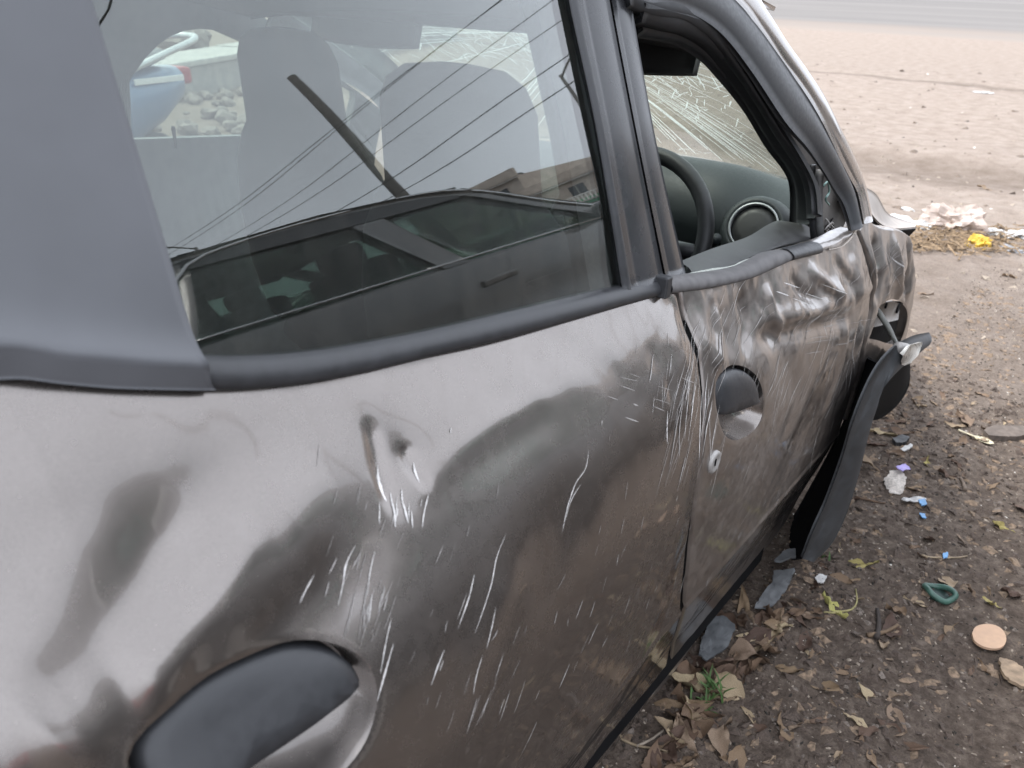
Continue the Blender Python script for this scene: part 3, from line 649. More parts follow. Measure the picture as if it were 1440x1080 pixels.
# liner behind it
t = np.linspace(0, 1, 6)[None, :, None]; a = resample(xs([(1280, 500, .86), (1262, 512, .86), (1240, 535, .86), (1222, 565, .855), (1212, 600, .85)]), 20); b2 = resample(xs([(1280, 518, .74), (1278, 545, .74), (1262, 570, .74), (1240, 588, .74), (1219, 592, .75)]), 20)
t = np.linspace(0, 1, 6)[None, :, None]; slab('wheel_arch_liner', ((1-t)*a[:, None]+t*b2[:, None]), .006, mat('liner_felt', (.010, .010, .010), .95, .3, 90, spec=.08), car, PV)
boxes('rocker_sill', [(.60, .716, -2.04, -.62, .13, .26)], DARK, car, .01, PV)
# dark lower arch mouth behind the flare
a = resample([S(*p, -.012) for p in [(1212, 500), (1198, 560), (1180, 605), (1155, 655), (1120, 718), (1095, 765), (1086, 792)]], 24); b2 = resample(xs([(1240, 514, .848), (1220, 552, .843), (1204, 594, .838), (1190, 640, .828), (1168, 700, .813), (1148, 745, .803), (1130, 784, .795)]), 24)
slab('inner_arch', ((1-t)*a[:, None]+t*b2[:, None]), .006, DARK, car, PV)
lamp = []
c0 = XP(1263, 488, .87); c1 = XP(1280, 494, .885); tube('lamp_socket', [c0, (c0+c1)/2, c1], [.011, .013, .012], METAL, flare, 14, PV)
la = np.array([[XP(*p) for p in r] for r in ([(1267, 508, .885), (1270, 500, .895), (1281, 485, .895), (1297, 481, .885)], [(1268, 513, .885), (1276, 505, .90), (1287, 492, .90), (1297, 484, .886)], [(1270, 515, .88), (1280, 511, .89), (1291, 500, .89), (1296, 488, .882)])])
slab('side_lamp_lens', la, .008, LENS, flare, PV)['label'] = 'clear side lamp lens dangling on its lead'
wire = [S(1231, 432, -.03), XP(1236, 440, .80), XP(1250, 462, .83), XP(1258, 478, .85), XP(1264, 487, .868)]
tube('lamp_lead', resample(wire, 24), np.interp(np.linspace(0, 1, 24), [0, .3, .5, 1], [.004, .0065, .006, .003]), mat('grey_lead', (.11, .11, .10), .5, .2, 50), flare, 8, PV)
# ---- front wheel, folded under
def wheel(name, c, parent, R_=.285, wd=.16, rotm=None, off=None):
    V = []; F = []; pr = [(.60*R_, -.5), (.66*R_, -.55), (.86*R_, -.55), (.97*R_, -.44), (R_, -.3), (R_, .3), (.97*R_, .44), (.86*R_, .55), (.66*R_, .55), (.60*R_, .5)]
    N = 40
    for r, xx in pr:
        for j in range(N):
            q = 2*math.pi*j/N; V.append(np.array([xx*wd, r*math.cos(q), r*math.sin(q)]))
    for i in range(len(pr)-1):
        for j in range(N): F.append((i*N+j, i*N+(j+1) % N, (i+1)*N+(j+1) % N, (i+1)*N+j))
    M_ = np.eye(3) if rotm is None else rotm
    V = [M_@v+c for v in V]; ty = mesh('tyre', V, F, TYRE, parent, True, off)
    V = []; F = []; pr = [(.62*R_, .48), (.55*R_, .42), (.5*R_, .34), (.2*R_, .40), (.05*R_, .42)]
    for sgn in (1, -1):
        b = len(V)
        for r, xx in pr:
            for j in range(N):
                q = 2*math.pi*j/N; V.append(M_@np.array([sgn*xx*wd, r*math.cos(q)*(1), r*math.sin(q)])+c)
        for i in range(len(pr)-1):
            for j in range(N):
                f = (b+i*N+j, b+i*N+(j+1) % N, b+(i+1)*N+(j+1) % N, b+(i+1)*N+j); F.append(f if sgn > 0 else f[::-1])
    mesh('rim', V, F, METAL, ty, True, off)
    return ty
wheel('tyre', np.array([.50, .02, .19]), car, .28, .15, None, PV)
wheel('tyre', np.array([.66, -2.42, .285]), car, .285, .16, None, PV)
wheel('tyre', np.array([-.66, -2.42, .285]), car, .285, .16, None, PV)
wheel('tyre', np.array([-.62, .0, .20]), car, .28, .16, None, PV)

# ---- bonnet, bent up at its corner
e1 = xs([(1200, 255, .66), (1216, 265, .64), (1231, 275, .63), (1246, 300, .62), (1264, 309, .61), (1288, 316, .60)]); e2 = xs([(1196, 262, .69), (1205, 272, .69), (1222, 300, .69), (1240, 318, .69), (1262, 323, .69), (1287, 321, .69)])
n = 40; a = resample(e1, n); b2 = resample(e2, n); t = np.linspace(0, 1, 6)[None, :, None]
bon = slab('bonnet', ((1-t)*a[:, None]+t*b2[:, None]), .004, mat('dusty_bonnet_paint', (.36, .32, .285), .55, .2, 20, metal=.3), car, PV); bon['label'] = 'bonnet edge bent up, dusty grey'
b3 = b2+np.array([-.02, 0, -.035]); slab('bonnet_flange', ((1-t)*b2[:, None]+t*b3[:, None]), .004, DARK, bon, PV)
ys = np.linspace(-.12, .30, 20); xs_ = np.linspace(-.64, .52, 24); XX, YY = np.meshgrid(xs_, ys)
ZZ = .835-.10*(YY+.1)-.09*(XX/.64)**4+.02*fbm(XX*3, YY*3, 61)-.05*np.clip((XX-.3)/.3, 0, 1)
slab('bonnet_skin', np.stack([XX, YY, ZZ], -1)[:, ::-1], .004, PAINT, bon, PV)
boxes('front_crossmember', [(-.62, .20, .40, .48, .2, .5)], DARK, car, .02, PV); boxes('firewall', [(-.62, .55, -.55, -.50, .12, .80)], DARK, car, .02, PV)

# ---- roof, tailgate, rear quarter, floor
ys = np.linspace(-2.75, -.95, 40); us = np.linspace(-1, 1, 30); UU, YY = np.meshgrid(us, ys)
edgez = np.interp(ys, [-2.75, -2.4, -1.8, -1.3, -.95], [1.36, 1.40, 1.405, 1.385, 1.325])[:, None]; ew = np.array([float(sf(zv)) for zv in edgez[:, 0]])[:, None]
XX = UU*ew; ZZ = edgez+.055*(1-np.abs(UU)**2.4)
roof = slab('roof', np.stack([XX, YY, ZZ], -1)[:, ::-1], .006, PAINT, car, PV)
XX = UU*(ew-.06); ZZ = edgez-.075+.03*(1-np.abs(UU)**2.4); YY2 = np.clip(YY, -2.7, -1.0)
slab('roof_lining', np.stack([XX, YY2, ZZ], -1)[:, ::-1], .004, LINING, roof, PV)
for sgn in (1, -1):
    C = coons([(-2.33, 1.41), (-2.30, 1.15), (-2.29, .8), (-2.29, .66)], [(-2.80, 1.36), (-2.9, 1.05), (-2.93, .8), (-2.9, .3)][:], [(-2.33, 1.41), (-2.80, 1.36)], [(-2.29, .66), (-2.42, .64), (-2.6, .6), (-2.75, .35), (-2.9, .3)], 30, 30)
    A = np.stack([sgn*(sf(C[..., 1])-.03*np.clip((-2.3-C[..., 0])/.6, 0, 1)), C[..., 0], C[..., 1]], -1)
    slab('rear_quarter', A if sgn < 0 else A[:, ::-1], .006, PAINT, car, PV)
us = np.linspace(-1, 1, 20); zs = np.linspace(.32, 1.38, 24); UU, ZZ = np.meshgrid(us, zs); XX = UU*(sf(ZZ)-.03); YY = -2.95+.04*UU**2+.2*np.clip(ZZ-.95, 0, 1)**1.1
slab('tailgate', np.stack([XX, YY, ZZ], -1), .01, PAINT, car, PV)
boxes('floor_pan', [(-.70, .70, -2.85, -.5, .16, .20), (-.64, .66, -2.2, -2.12, .2, .62)], DARK, car, 0, PV)
# near side inner door skins
boxes('rear_door_lining', [(.66, .675, -2.2, -1.45, .25, .985)], DARK, rear_door, 0, PV); boxes('front_door_lining', [(.655, .67, -1.40, -.62, .25, .93)], DARK, front_door, 0, PV)
boxes('centre_pillar', [(.58, .66, -1.47, -1.37, .2, 1.0)], DARK, car, .01, PV)
ip = np.array([[(.665, -1.47, 1.0), (.665, -1.37, 1.0)], [(.61, -1.47, 1.18), (.61, -1.37, 1.18)], [(.55, -1.47, 1.34), (.55, -1.37, 1.34)]]); slab('centre_pillar_trim', ip, .02, BLACKP, car, PV)
# ---- far side: closed doors with their window openings
def frame_panel(name, outer, inner, xf, thick, m, parent):
    n = 80; a = resample(np.concatenate([outer, outer[:1]]), n, False)[:-1]; b = resample(np.concatenate([inner, inner[:1]]), n, False)[:-1]
    k = np.argmin(((b-a[0])**2).sum(1)); b = np.roll(b, -k, axis=0)
    V = []; 
    for P, dx in ((a, 0), (b, 0), (a, thick), (b, thick)):
        for q in P: V.append((xf(q[1])+dx, q[0], q[1]))
    n -= 1; F = []
    for i in range(n):
        j = (i+1) % n; F += [(i, j, n+j, n+i), (2*n+j, 2*n+i, 3*n+i, 3*n+j), (n+i, n+j, 3*n+j, 3*n+i), (j, i, 2*n+i, 2*n+j)]
    return cmesh(name, V, F, m, parent, False)
FO = np.array([(-1.36, .22), (-1.36, 1.385), (-1.1, 1.36), (-.80, 1.18), (-.45, .99), (-.45, .22)]); 
FI = np.array([(-1.262, .985), (-1.262, 1.235), (-1.22, 1.285), (-.92, 1.18), (-.654, 1.086), (-.58, 1.06), (-.588, .916), (-.7, .94), (-.95, .965)])
xfar = lambda z: -float(sf(z))
fd = frame_panel('far_front_door', FO, FI, xfar, .03, mat('far_door_lining', (.16, .165, .165), .7, .15, 30), car)
RO = np.array([(-2.29, .62), (-2.29, 1.40), (-1.365, 1.39), (-1.365, .22), (-2.05, .22)]); RI = np.array([(-2.0, 1.06), (-2.0, 1.30), (-1.47, 1.30), (-1.47, .99)])
rd = frame_panel('far_rear_door', RO, RI, xfar, .08, MATS['far_door_lining'], car)
for P, par in ((FI, fd), (RI, rd)):
    y0, y1 = P[:, 0].min()-.02, P[:, 0].max()+.02; z0, z1 = P[:, 1].min()-.02, P[:, 1].max()+.02
    YY, ZZ = np.meshgrid(np.linspace(y0, y1, 12), np.linspace(z0, z1, 10)); slab('window_glass', np.stack([-(sf(ZZ)-.02), YY, ZZ], -1), .004, GLASSN if 0 else GLASSW, par, PV)
p = XP(245, 190, -.665); tube('lock_pin', [p+[0, 0, -.03], p, p+[0, 0, .014], p+[0, 0, .02]], [.003, .004, .005, .004], DARK, fd, 8, PV)
# far A pillar trim
a = resample([(-.655, -.655, 1.09), (-.66, -.58, 1.055), (-.67, -.5, .99), (-.68, -.44, .93)], 12); b2 = resample([(-.60, -.72, 1.22), (-.60, -.54, 1.155), (-.60, -.418, 1.052), (-.60, -.32, .95)], 12)
a[0] = (-.63, -.86, 1.165); a = resample([(-.62, -.95, 1.20), (-.63, -.80, 1.14), (-.655, -.655, 1.09), (-.66, -.57, 1.05), (-.67, -.5, .99), (-.68, -.44, .93)], 14); b2 = resample([(-.55, -.95, 1.28), (-.58, -.72, 1.235), (-.60, -.54, 1.155), (-.60, -.418, 1.052), (-.60, -.30, .95)], 14)
t = np.linspace(0, 1, 6)[None, :, None]; slab('far_pillar_trim', (1-t)*a[:, None]+t*b2[:, None], .012, TRIMG, car, PV)

# ---- windscreen with cracks
def WS(u, v):                       # u -1..1 across, v 0 base .. 1 top
    u = np.asarray(u, float); v = np.asarray(v, float)
    x = u*(.60-.08*v); y = (.06-.42*u**2)*(1-v)+(-.93-.10*u**2)*v; z = (.905+.045*u**2)*(1-v)+(1.335-.03*u**2)*v+.02*np.sin(np.pi*v)
    return np.stack([x, y, z], -1)
UU, VV = np.meshgrid(np.linspace(-1, 1, 40), np.linspace(1, 0, 30))
ws = slab('windscreen', WS(UU, VV), .005, GLASSW, car, PV); ws['label'] = 'shattered windscreen with long white cracks'
class Rib3(Ribbons):
    def line(s, P, wd, off):
        P = np.asarray(P); n = len(P); Q = WS(P[:, 0], P[:, 1])+off
        for i in range(n):
            t = Q[min(i+1, n-1)]-Q[max(i-1, 0)]; t /= np.linalg.norm(t)+1e-9; sd_ = np.cross(t, [.0, .4, .9]); sd_ /= np.linalg.norm(sd_)+1e-9
            ww = wd*(.35+.65*math.sin(math.pi*(i+.3)/n))*random.uniform(.6, 1.2); s.V += [Q[i]+sd_*ww, Q[i]-sd_*ww]
        b = len(s.V)-2*n
        for i in range(n-1): s.F.append((b+2*i, b+2*i+1, b+2*i+3, b+2*i+2))
IMP = np.array([.12, .78]); offn = np.array([0, .003, .006]); RW = Rib3(); rr = random.Random(5)
for k in range(95):
    a = math.radians(rr.uniform(150, 395)); r0 = rr.uniform(.02, .5); r1 = r0+rr.uniform(.15, 1.1); dv = np.array([math.cos(a)*1.15, math.sin(a)*.95])
    P = [IMP+dv*(r0+(r1-r0)*t)+np.array([rr.gauss(0, .002), rr.gauss(0, .002)]) for t in np.linspace(0, 1, 9)]
    P = [q for q in P if abs(q[0]) < .97 and .03 < q[1] < .99]
    if len(P) > 2: RW.line(P, rr.uniform(.0010, .0022), offn)
for k in range(1300):
    r = abs(rr.gauss(0, .30))+.03; a = rr.uniform(0, 2*math.pi); c_ = IMP+np.array([math.cos(a)*r*1.7, math.sin(a)*r*.75]); ln = rr.uniform(.01, .05); tg = a+math.pi/2+rr.gauss(0, .7)
    P = [c_+np.array([math.cos(tg), math.sin(tg)])*ln*t for t in (-1, -.3, .3, 1)]
    if all(abs(q[0]) < .98 and .02 < q[1] < .99 for q in P): RW.line(P, rr.uniform(.0006, .0020), offn)
for k in range(60):
    r = rr.uniform(.3, .9); a = rr.uniform(3.3, 6.2); P = [IMP+np.array([math.cos(a+t)*r*1.2, math.sin(a+t)*r*.8])+np.array([rr.gauss(0, .008), rr.gauss(0, .008)]) for t in np.linspace(0, rr.uniform(.05, .25), 5)]
    P = [q for q in P if abs(q[0]) < .97 and .03 < q[1] < .99]
    if len(P) > 2: RW.line(P, rr.uniform(.0006, .0013), offn)
RW.done('windscreen_cracks', CRACK, ws)
# header and sun visors
boxes('windscreen_header', [(-.50, .50, -1.02, -.86, 1.265, 1.31)], mat('header_trim', (.05, .05, .05), .8, .2, 40), car, .015, PV)
for xc in (.33, -.33):
    UU, VV = np.meshgrid(np.linspace(-1, 1, 14), np.linspace(0, 1, 8)); A = np.stack([xc+UU*.17, -.88-.02*VV, 1.285-.075*VV+.008*UU**2], -1)
    slab('sun_visor', A, .018, mat('visor_vinyl', (.045, .043, .042), .7, .3, 18), car, PV)

# ---- dashboard
pr = resample([(.02, .885), (-.12, .915), (-.28, .935), (-.40, .935), (-.485, .905), (-.525, .85), (-.53, .78), (-.50, .70), (-.44, .55), (-.42, .35)], 40)
xs_ = np.linspace(-.63, .635, 90); A = np.zeros((40, 90, 3)); A[..., 0] = xs_[None]; A[..., 1] = pr[:, 0][:, None]; A[..., 2] = pr[:, 1][:, None]
hood = np.exp(-np.abs((A[..., 0]-.33)/.165)**4)*np.exp(-((A[..., 1]+.42)/.16)**2)*(A[..., 2] > .84)
A[..., 2] += .055*hood; A[..., 1] += -.05*hood
endr = np.clip((np.abs(A[..., 0])-.54)/.1, 0, 1); A[..., 2] -= .05*endr**2*(A[..., 2] > .84); A[..., 1] += .05*endr**2
ctr = np.exp(-((A[..., 0]+.02)/.16)**4)*(pr[:, 1][:, None] < .93)*(pr[:, 1][:, None] > .5); A[..., 1] -= .05*ctr
dash = slab('dashboard', A[:, ::-1], .01, INTER, car, PV)
vc = XP(1060, 320, .53); nrm = np.array([.10, -.86, .45]); nrm /= np.linalg.norm(nrm); ex = np.cross(nrm, [0, 0, 1]); ex /= np.linalg.norm(ex); ey = np.cross(ex, nrm)
def lathe(name, c, nrm, ex, ey, prof, m, parent, N=36):
    V = []; F = []
    for r, h in prof:
        for j in range(N):
            q = 2*math.pi*j/N; V.append(c+nrm*h+r*(math.cos(q)*ex+math.sin(q)*ey))
    for i in range(len(prof)-1):
        for j in range(N): F.append((i*N+j, i*N+(j+1) % N, (i+1)*N+(j+1) % N, (i+1)*N+j))
    return cmesh(name, V, F, m, parent)
lathe('vent_housing', vc, nrm, ex, ey, [(.082, -.045), (.074, -.012), (.064, .004), (.056, .006), (.053, -.004), (.050, -.012)], INTER, dash)
lathe('vent_ring', vc, nrm, ex, ey, [(.0535, -.002), (.0535, .008), (.049, .009), (.049, -.004)], mat('vent_ring_silver', (.32, .33, .33), .35, .1, 60, metal=.6), dash)
lathe('vent_disc', vc, nrm, ex, ey, [(.049, -.006), (.046, .002), (.03, .004), (.001, .005)], mat('vent_black', (.014, .014, .014), .5, .2, 90), dash)
# bits of glass on the dashboard
V, F = [], []; rr = random.Random(3)
for k in range(150):
    u, i = rr.uniform(-.55, .6), rr.randrange(3, 17); j = int((u+.63)/1.265*89); p = A[i, min(max(j, 0), 89)]+np.array([rr.uniform(-.006, .006), rr.uniform(-.006, .006), .006]); s_ = rr.uniform(.0015, .0045); b = len(V)
    V += [p+[-s_, -s_*rr.random(), -.006], p+[s_, -s_, -.006], p+[s_*rr.random(), s_, -.006], p+[0, 0, s_]]; F += [(b, b+1, b+3), (b+1, b+2, b+3), (b+2, b, b+3), (b, b+2, b+1)]
tag(cmesh('glass_crumbs', V, F, SHARD, dash, False), None, kind='stuff')
# black instrument cluster under the cowl, column and stalk
boxes('instrument_cluster', [(.20, .47, -.50, -.44, .80, .93)], mat('cluster_black', (.01, .01, .01), .4, .1, 20), dash, .02, PV)
wc = np.array([.36, -.825, .895]); wn = np.array([0, -.90, .43]); wn /= np.linalg.norm(wn); wx = np.array([1., 0, 0]); wy = np.cross(wn, wx); wy = -wy if wy[2] < 0 else wy
ang = np.linspace(0, 2*math.pi, 49); rim = [wc+.172*(math.cos(q)*wx+math.sin(q)*wy) for q in ang]
sw = tube('steering_wheel', rim, .0165, mat('wheel_leather', (.022, .023, .024), .5, .2, 200), car, 12, PV, cap=False)
lathe('wheel_boss', wc-wn*.015, wn, wx, wy, [(.075, -.02), (.072, .01), (.055, .022), (.001, .026)], BLACKP, sw)
for q in (0, math.pi, -math.pi/2):
    d = math.cos(q)*wx+math.sin(q)*wy; tube('wheel_spoke', [wc+d*.06-wn*.01, wc+d*.12-wn*.012, wc+d*.168], [.020, .016, .014], BLACKP, sw, 8, PV)
tube('steering_column', [wc-wn*.03, wc-wn*.22, wc-wn*.36], [.045, .05, .05], DARK, car, 14, PV)
p0 = XP(985, 352, .44); p1 = XP(1008, 335, .50); tube('wiper_stalk', [p0+[-.06, 0, 0], p0, (p0+p1)/2, p1-(p1-p0)*.2, p1], [.008, .008, .009, .013, .011], INTER, sw, 10, PV)
# ---- seats
def seat(name, xc, yc, ztop, lab):
    N = 26; prof = [(.56, .235, .10, .00), (.70, .245, .11, -.03), (.85, .235, .10, -.06), (.96, .205, .085, -.085), (1.02, .165, .07, -.10), (1.05, .140, .06, -.105), (1.09, .138, .058, -.11), (ztop-.06, .135, .055, -.12), (ztop-.025, .118, .048, -.125), (ztop-.006, .085, .035, -.125), (ztop, .03, .012, -.125)]
    V = []; F = []
    for z, a, b, dy in prof:
        for j in range(N):
            q = 2*math.pi*j/N; cx, cy = math.cos(q), math.sin(q); cx = math.copysign(abs(cx)**.6, cx); cy = math.copysign(abs(cy)**.7, cy); V.append((xc+a*cx, yc+b*cy+dy, z))
    for i in range(len(prof)-1):
        for j in range(N): F.append((i*N+j, i*N+(j+1) % N, (i+1)*N+(j+1) % N, (i+1)*N+j))
    s_ = cmesh(name, V, F, SEATM, car)
    UU, VV = np.meshgrid(np.linspace(-1, 1, 14), np.linspace(0, 1, 14)); A = np.stack([xc+UU*.24, yc+.02+VV*.48, .50+.05*np.abs(UU)**3+.04*VV-.05*VV**6], -1); slab('seat_cushion', A[:, ::-1], .12, SEATM, s_, PV); return s_
seat('driver_seat', .335, -1.20, 1.232, ''); seat('passenger_seat', -.335, -.98, 1.245, '')
UU, VV = np.meshgrid(np.linspace(-1, 1, 30), np.linspace(0, 1, 20)); A = np.stack([UU*.60, -2.05-.10*VV+.01*np.cos(UU*9), .5+.52*VV-.03*VV**8], -1); rs = slab('rear_seat', A[:, ::-1], .1, SEATM, car, PV)
A = np.stack([UU*.60, -2.05+.46*VV, .46+.05*VV], -1); slab('seat_cushion', A[:, ::-1], .12, SEATM, rs, PV)
#--END-CAR--
# ==================================================================== PARKED CARS
def simple_car(name, loc, rz, paintm, label, group=None, W=.86):
    root = empty(name, loc, rz); tag(root, label, 'car', group)
    top = np.array([(-2.08, .70), (-2.03, .92), (-1.85, 1.02), (-1.3, 1.05), (.62, .965), (.85, .95), (1.3, .88), (1.75, .78), (1.95, .62)])
    ys = np.array([-2.08, -2.05, -1.95, -1.8, -1.5, -1.2, -.6, 0, .5, .8, 1.1, 1.4, 1.65, 1.82, 1.92, 1.96])
    V = []; rows = []
    for y in ys:
        zt = np.interp(y, top[:, 0], top[:, 1]); e = 1-.10*abs(np.clip((y-.0)/1.96, -1.06, 1.06))**4; lo = .24+.14*abs(np.clip(y/2, -1, 1))**6
        half = [(W*.90*e, lo), (W*.97*e, lo+.08), (W*1.0*e, lo+.30*(zt-lo)+.02), (W*1.0*e, lo+.62*(zt-lo)), (W*.975*e, zt-.07), (W*.945*e, zt-.012), (W*.90*e, zt), (W*.45*e, zt+.015)]
        row = half+[(0, zt+.018)]+[(-x, z) for x, z in half[::-1]]
        rows.append([(x, y, z) for x, z in row])
    nu = len(rows[0]); V = [p for r in rows for p in r]; F = gridfaces(len(ys), nu, 0, True); F += [tuple(range(nu)), tuple((len(ys)-1)*nu+i for i in range(nu))[::-1]]
    body = mesh('body', V, F, paintm, root); md = body.modifiers.new('subsurf', 'SUBSURF'); md.levels = 1; md.render_levels = 2
    bz = lambda y: float(np.interp(y, top[:, 0], top[:, 1]))
    ux = lambda y, z: W*.945-.34*(z-bz(y))-.25*max(0, z-1.38)
    # roof
    ry = np.linspace(-1.62, .06, 16); A = np.zeros((16, 13, 3))
    for i, y in enumerate(ry):
        zc = np.interp(y, [-1.62, -1.2, -.6, -.2, .06], [1.40, 1.485, 1.525, 1.51, 1.455]); we = ux(y, zc-.05)
        for j, u in enumerate(np.linspace(-1, 1, 13)): A[i, j] = (u*we, y, zc-.055*abs(u)**3)
    roof = slab('roof', A, .03, paintm, root)
    def quadside(nm, P, m, th, sgn, par, inset=0.0, n=8):
        l = [P[0], P[3]]; r = [P[1], P[2]]; A = np.zeros((n, n, 3))
        for i, v in enumerate(np.linspace(0, 1, n)):
            for j, u in enumerate(np.linspace(0, 1, n)):
                q = (1-v)*((1-u)*np.array(P[0])+u*np.array(P[1]))+v*((1-u)*np.array(P[3])+u*np.array(P[2])); A[i, j] = (sgn*(ux(q[0], q[1])-inset), q[0], q[1])
        return slab(nm, A if sgn < 0 else A[:, ::-1], th, m, par)
    for sgn in (1, -1):
        quadside('rear_side_window', [(-1.32, 1.03), (-.40, .99), (-.56, 1.46), (-1.15, 1.42)], GLASSN, .005, sgn, root, .012)
        quadside('front_side_window', [(-.32, .98), (.66, .95), (.02, 1.42), (-.46, 1.46)], GLASSN, .005, sgn, root, .012)
        quadside('centre_pillar', [(-.41, .985), (-.29, .98), (-.43, 1.47), (-.58, 1.47)], paintm, .05, sgn, root)
        quadside('front_pillar', [(.62, .93), (.84, .93), (.06, 1.46), (-.02, 1.44)], paintm, .05, sgn, root)
        quadside('rear_pillar', [(-1.80, 1.0), (-1.28, 1.0), (-1.10, 1.44), (-1.55, 1.40)], paintm, .05, sgn, root)
        quadside('window_frame', [(-1.14, 1.395), (-.02, 1.40), (.04, 1.475), (-1.10, 1.475)], BLACKP, .03, sgn, root, -.002)
        tube('belt_trim', [(sgn*(ux(y, bz(y))+.012), y, bz(y)+.004) for y in np.linspace(-1.34, .70, 14)], .007, CHROME, root, 6)
        tube('roof_trim', [(sgn*(ux(y, z)+.006), y, z) for y, z in resample([(-1.34, 1.07), (-1.16, 1.38), (-.9, 1.465), (-.3, 1.485), (.04, 1.44), (.4, 1.19), (.72, .98)], 30)], .008, CHROME if sgn < 0 else BLACKP, root, 6)
        for yy in (-.85, .12): 
            h = boxes('door_handle', [(sgn*W-.005, sgn*W+.028, yy-.42, yy-.24, .80, .83)], paintm, root, .008)
        boxes('side_mirror', [((sgn*W*.93 if sgn > 0 else sgn*W*.93-.17), (sgn*W*.93+.17 if sgn > 0 else sgn*W*.93), .48, .58, .98, 1.10)], paintm, root, .03)
        for yy in (-1.30, 1.22):
            N = 40; ring = [(.335, -.03), (.335, .006), (.30, .006), (.30, -.03)]
            V = [(sgn*(W*.985+h), yy+r*math.cos(2*math.pi*j/N), .30+r*math.sin(2*math.pi*j/N)) for r, h in ring for j in range(N)]
            mesh('arch_trim', V, [(i*N+j, i*N+(j+1) % N, (i+1)*N+(j+1) % N, (i+1)*N+j) for i in range(3) for j in range(N)], BLACKP, root)
            wheel('tyre', np.array([sgn*(W-.06), yy, .295]), root, .295, .19)
        boxes('headlamp', [(sgn*.62-.17, sgn*.62+.17, 1.70, 1.88, .63, .73)], LENS, root, .04)
        boxes('tail_lamp', [(sgn*.66-.12, sgn*.66+.12, -2.09, -1.98, .72, .90)], mat('tail_red', (.35, .02, .02), .3, .2, 30), root, .03)
    # windscreen and rear window
    for nm, (y0, z0, y1, z1) in (('windscreen', (.80, .955, .05, 1.45)), ('rear_window', (-1.90, 1.02, -1.58, 1.40))):
        A = np.zeros((8, 12, 3))
        for i, v in enumerate(np.linspace(0, 1, 8)):
            for j, u in enumerate(np.linspace(-1, 1, 12)):
                z = z0+(z1-z0)*v; A[i, j] = (u*(W*.90-.30*(z-.97)), y0+(y1-y0)*v-np.sign(y0)*.10*u*u*(1-v), z)
        slab(nm, A if y0 > 0 else A[:, ::-1], .005, GLASSN, root)
    for xx in (-.36, .36): boxes('seat_back', [(xx-.22, xx+.22, -.46, -.34, .98, 1.22), (xx-.12, xx+.12, -.45, -.37, 1.2, 1.36)], SEATM, root, .05)
    boxes('number_plate', [(-.26, .26, 1.955, 1.975, .40, .51)], mat('plate_white', (.75, .75, .72), .5, .1, 20), root, .004)
    return root
nc = simple_car('parked_car', (2.93, .12, 0), 0, PAINT2, 'dark grey car parked alongside, mirrored in the wreck\'s rear window'); nc.scale = (1, 1.05, 1.06)
simple_car('parked_car', (7.2, 2.6, 0), math.radians(200), PAINTW, 'white car parked beyond the dark grey car', None, .84)
simple_car('parked_car', (10.4, 6.4, 0), math.radians(172), paint('silver_paint', (.42, .43, .44), .7, .3, .1), 'silver car parked beyond the white car', None, .84)

# ==================================================================== POLES AND WIRES
CONC = mat('concrete', (.32, .30, .28), .9, .25, 8, bumpd=.01)
def refl_dir(azd, dist): return np.array([.68+dist*math.cos(math.radians(azd)), -1.75+dist*math.sin(math.radians(azd))])
def pole(loc, H, r0, r1, label, lamp=None, lean=(0, 0)):
    root = empty('utility_pole', (*loc, 0)); tag(root, label, 'pole', None)
    tube('shaft', [(0, 0, -.3), (lean[0]*.5, lean[1]*.5, H*.5), (lean[0], lean[1], H)], [r0, (r0+r1)/2, r1], mat('dark_pole', (.10, .095, .09), .8, .3, 10), root, 12)
    if lamp:
        dx, dy, l = lamp; tube('lamp_arm', resample([(0, 0, H-.1), (dx*l*.4, dy*l*.4, H+.25), (dx*l, dy*l, H+.4)], 10), .035, mat('pole_steel', (.15, .15, .15), .6, .2, 20), root, 8)
        tube('lamp_head', [(dx*l, dy*l, H+.4), (dx*(l+.25), dy*(l+.25), H+.42), (dx*(l+.6), dy*(l+.6), H+.38)], [.05, .12, .06], mat('pole_steel', (.15, .15, .15), .6, .2, 20), root, 8)
    return root
p = refl_dir(47.4, 16.2); p2 = refl_dir(43.1, 16.2); pole((p[0], p[1]), 8.35, .19, .11, 'thick dark utility pole leaning by the roadside', None, tuple(p2-p))
p = refl_dir(60, 21.5); pole((p[0], p[1]), 6.9, .08, .05, 'slim street lamp post with a curved arm across the dirt', (-1, -.15, 1.6))
p = refl_dir(30.5, 26); pole((p[0], p[1]), 7.2, .08, .05, 'slim street lamp post with a long arm far along the road', (-.3, -1, 2.6))
for k, (yy, z, dz) in enumerate(((9.3, 7.0, 0), (9.1, 6.7, .05), (9.0, 6.1, .1), (9.2, 5.65, .1), (9.1, 5.0, .15), (9.0, 4.35, .2))):
    P = [(x, yy-.04*x*(k % 2), z-.5*(1-((((x+40) % 36)-18)/18)**2)+dz) for x in np.linspace(-50, 80, 180)]
    tag(tube('power_cable', P, .008 if k < 4 else .011, mat('cable_black', (.02, .02, .02), .7, .1, 10), None, 5), ('upper' if k < 2 else 'middle' if k < 4 else 'lower')+' thin black power cable strung along the road', 'cable', ('upper' if k < 2 else 'middle' if k < 4 else 'lower')+' cables along the road')
P = resample([(-6, 9.0, 6.2), (1.2, 1.6, 5.2), (2.7, .45, 4.3), (3.25, .07, 3.59), (3.43, -.01, 3.42), (3.56, -.11, 3.32), (4.4, -.8, 3.0), (9, -5.5, 3.3), (16, -12, 4.6)], 120)
tag(tube('service_cable', P, .007, MATS['cable_black'], None, 6), 'single black service cable sagging over the parked cars', 'cable')

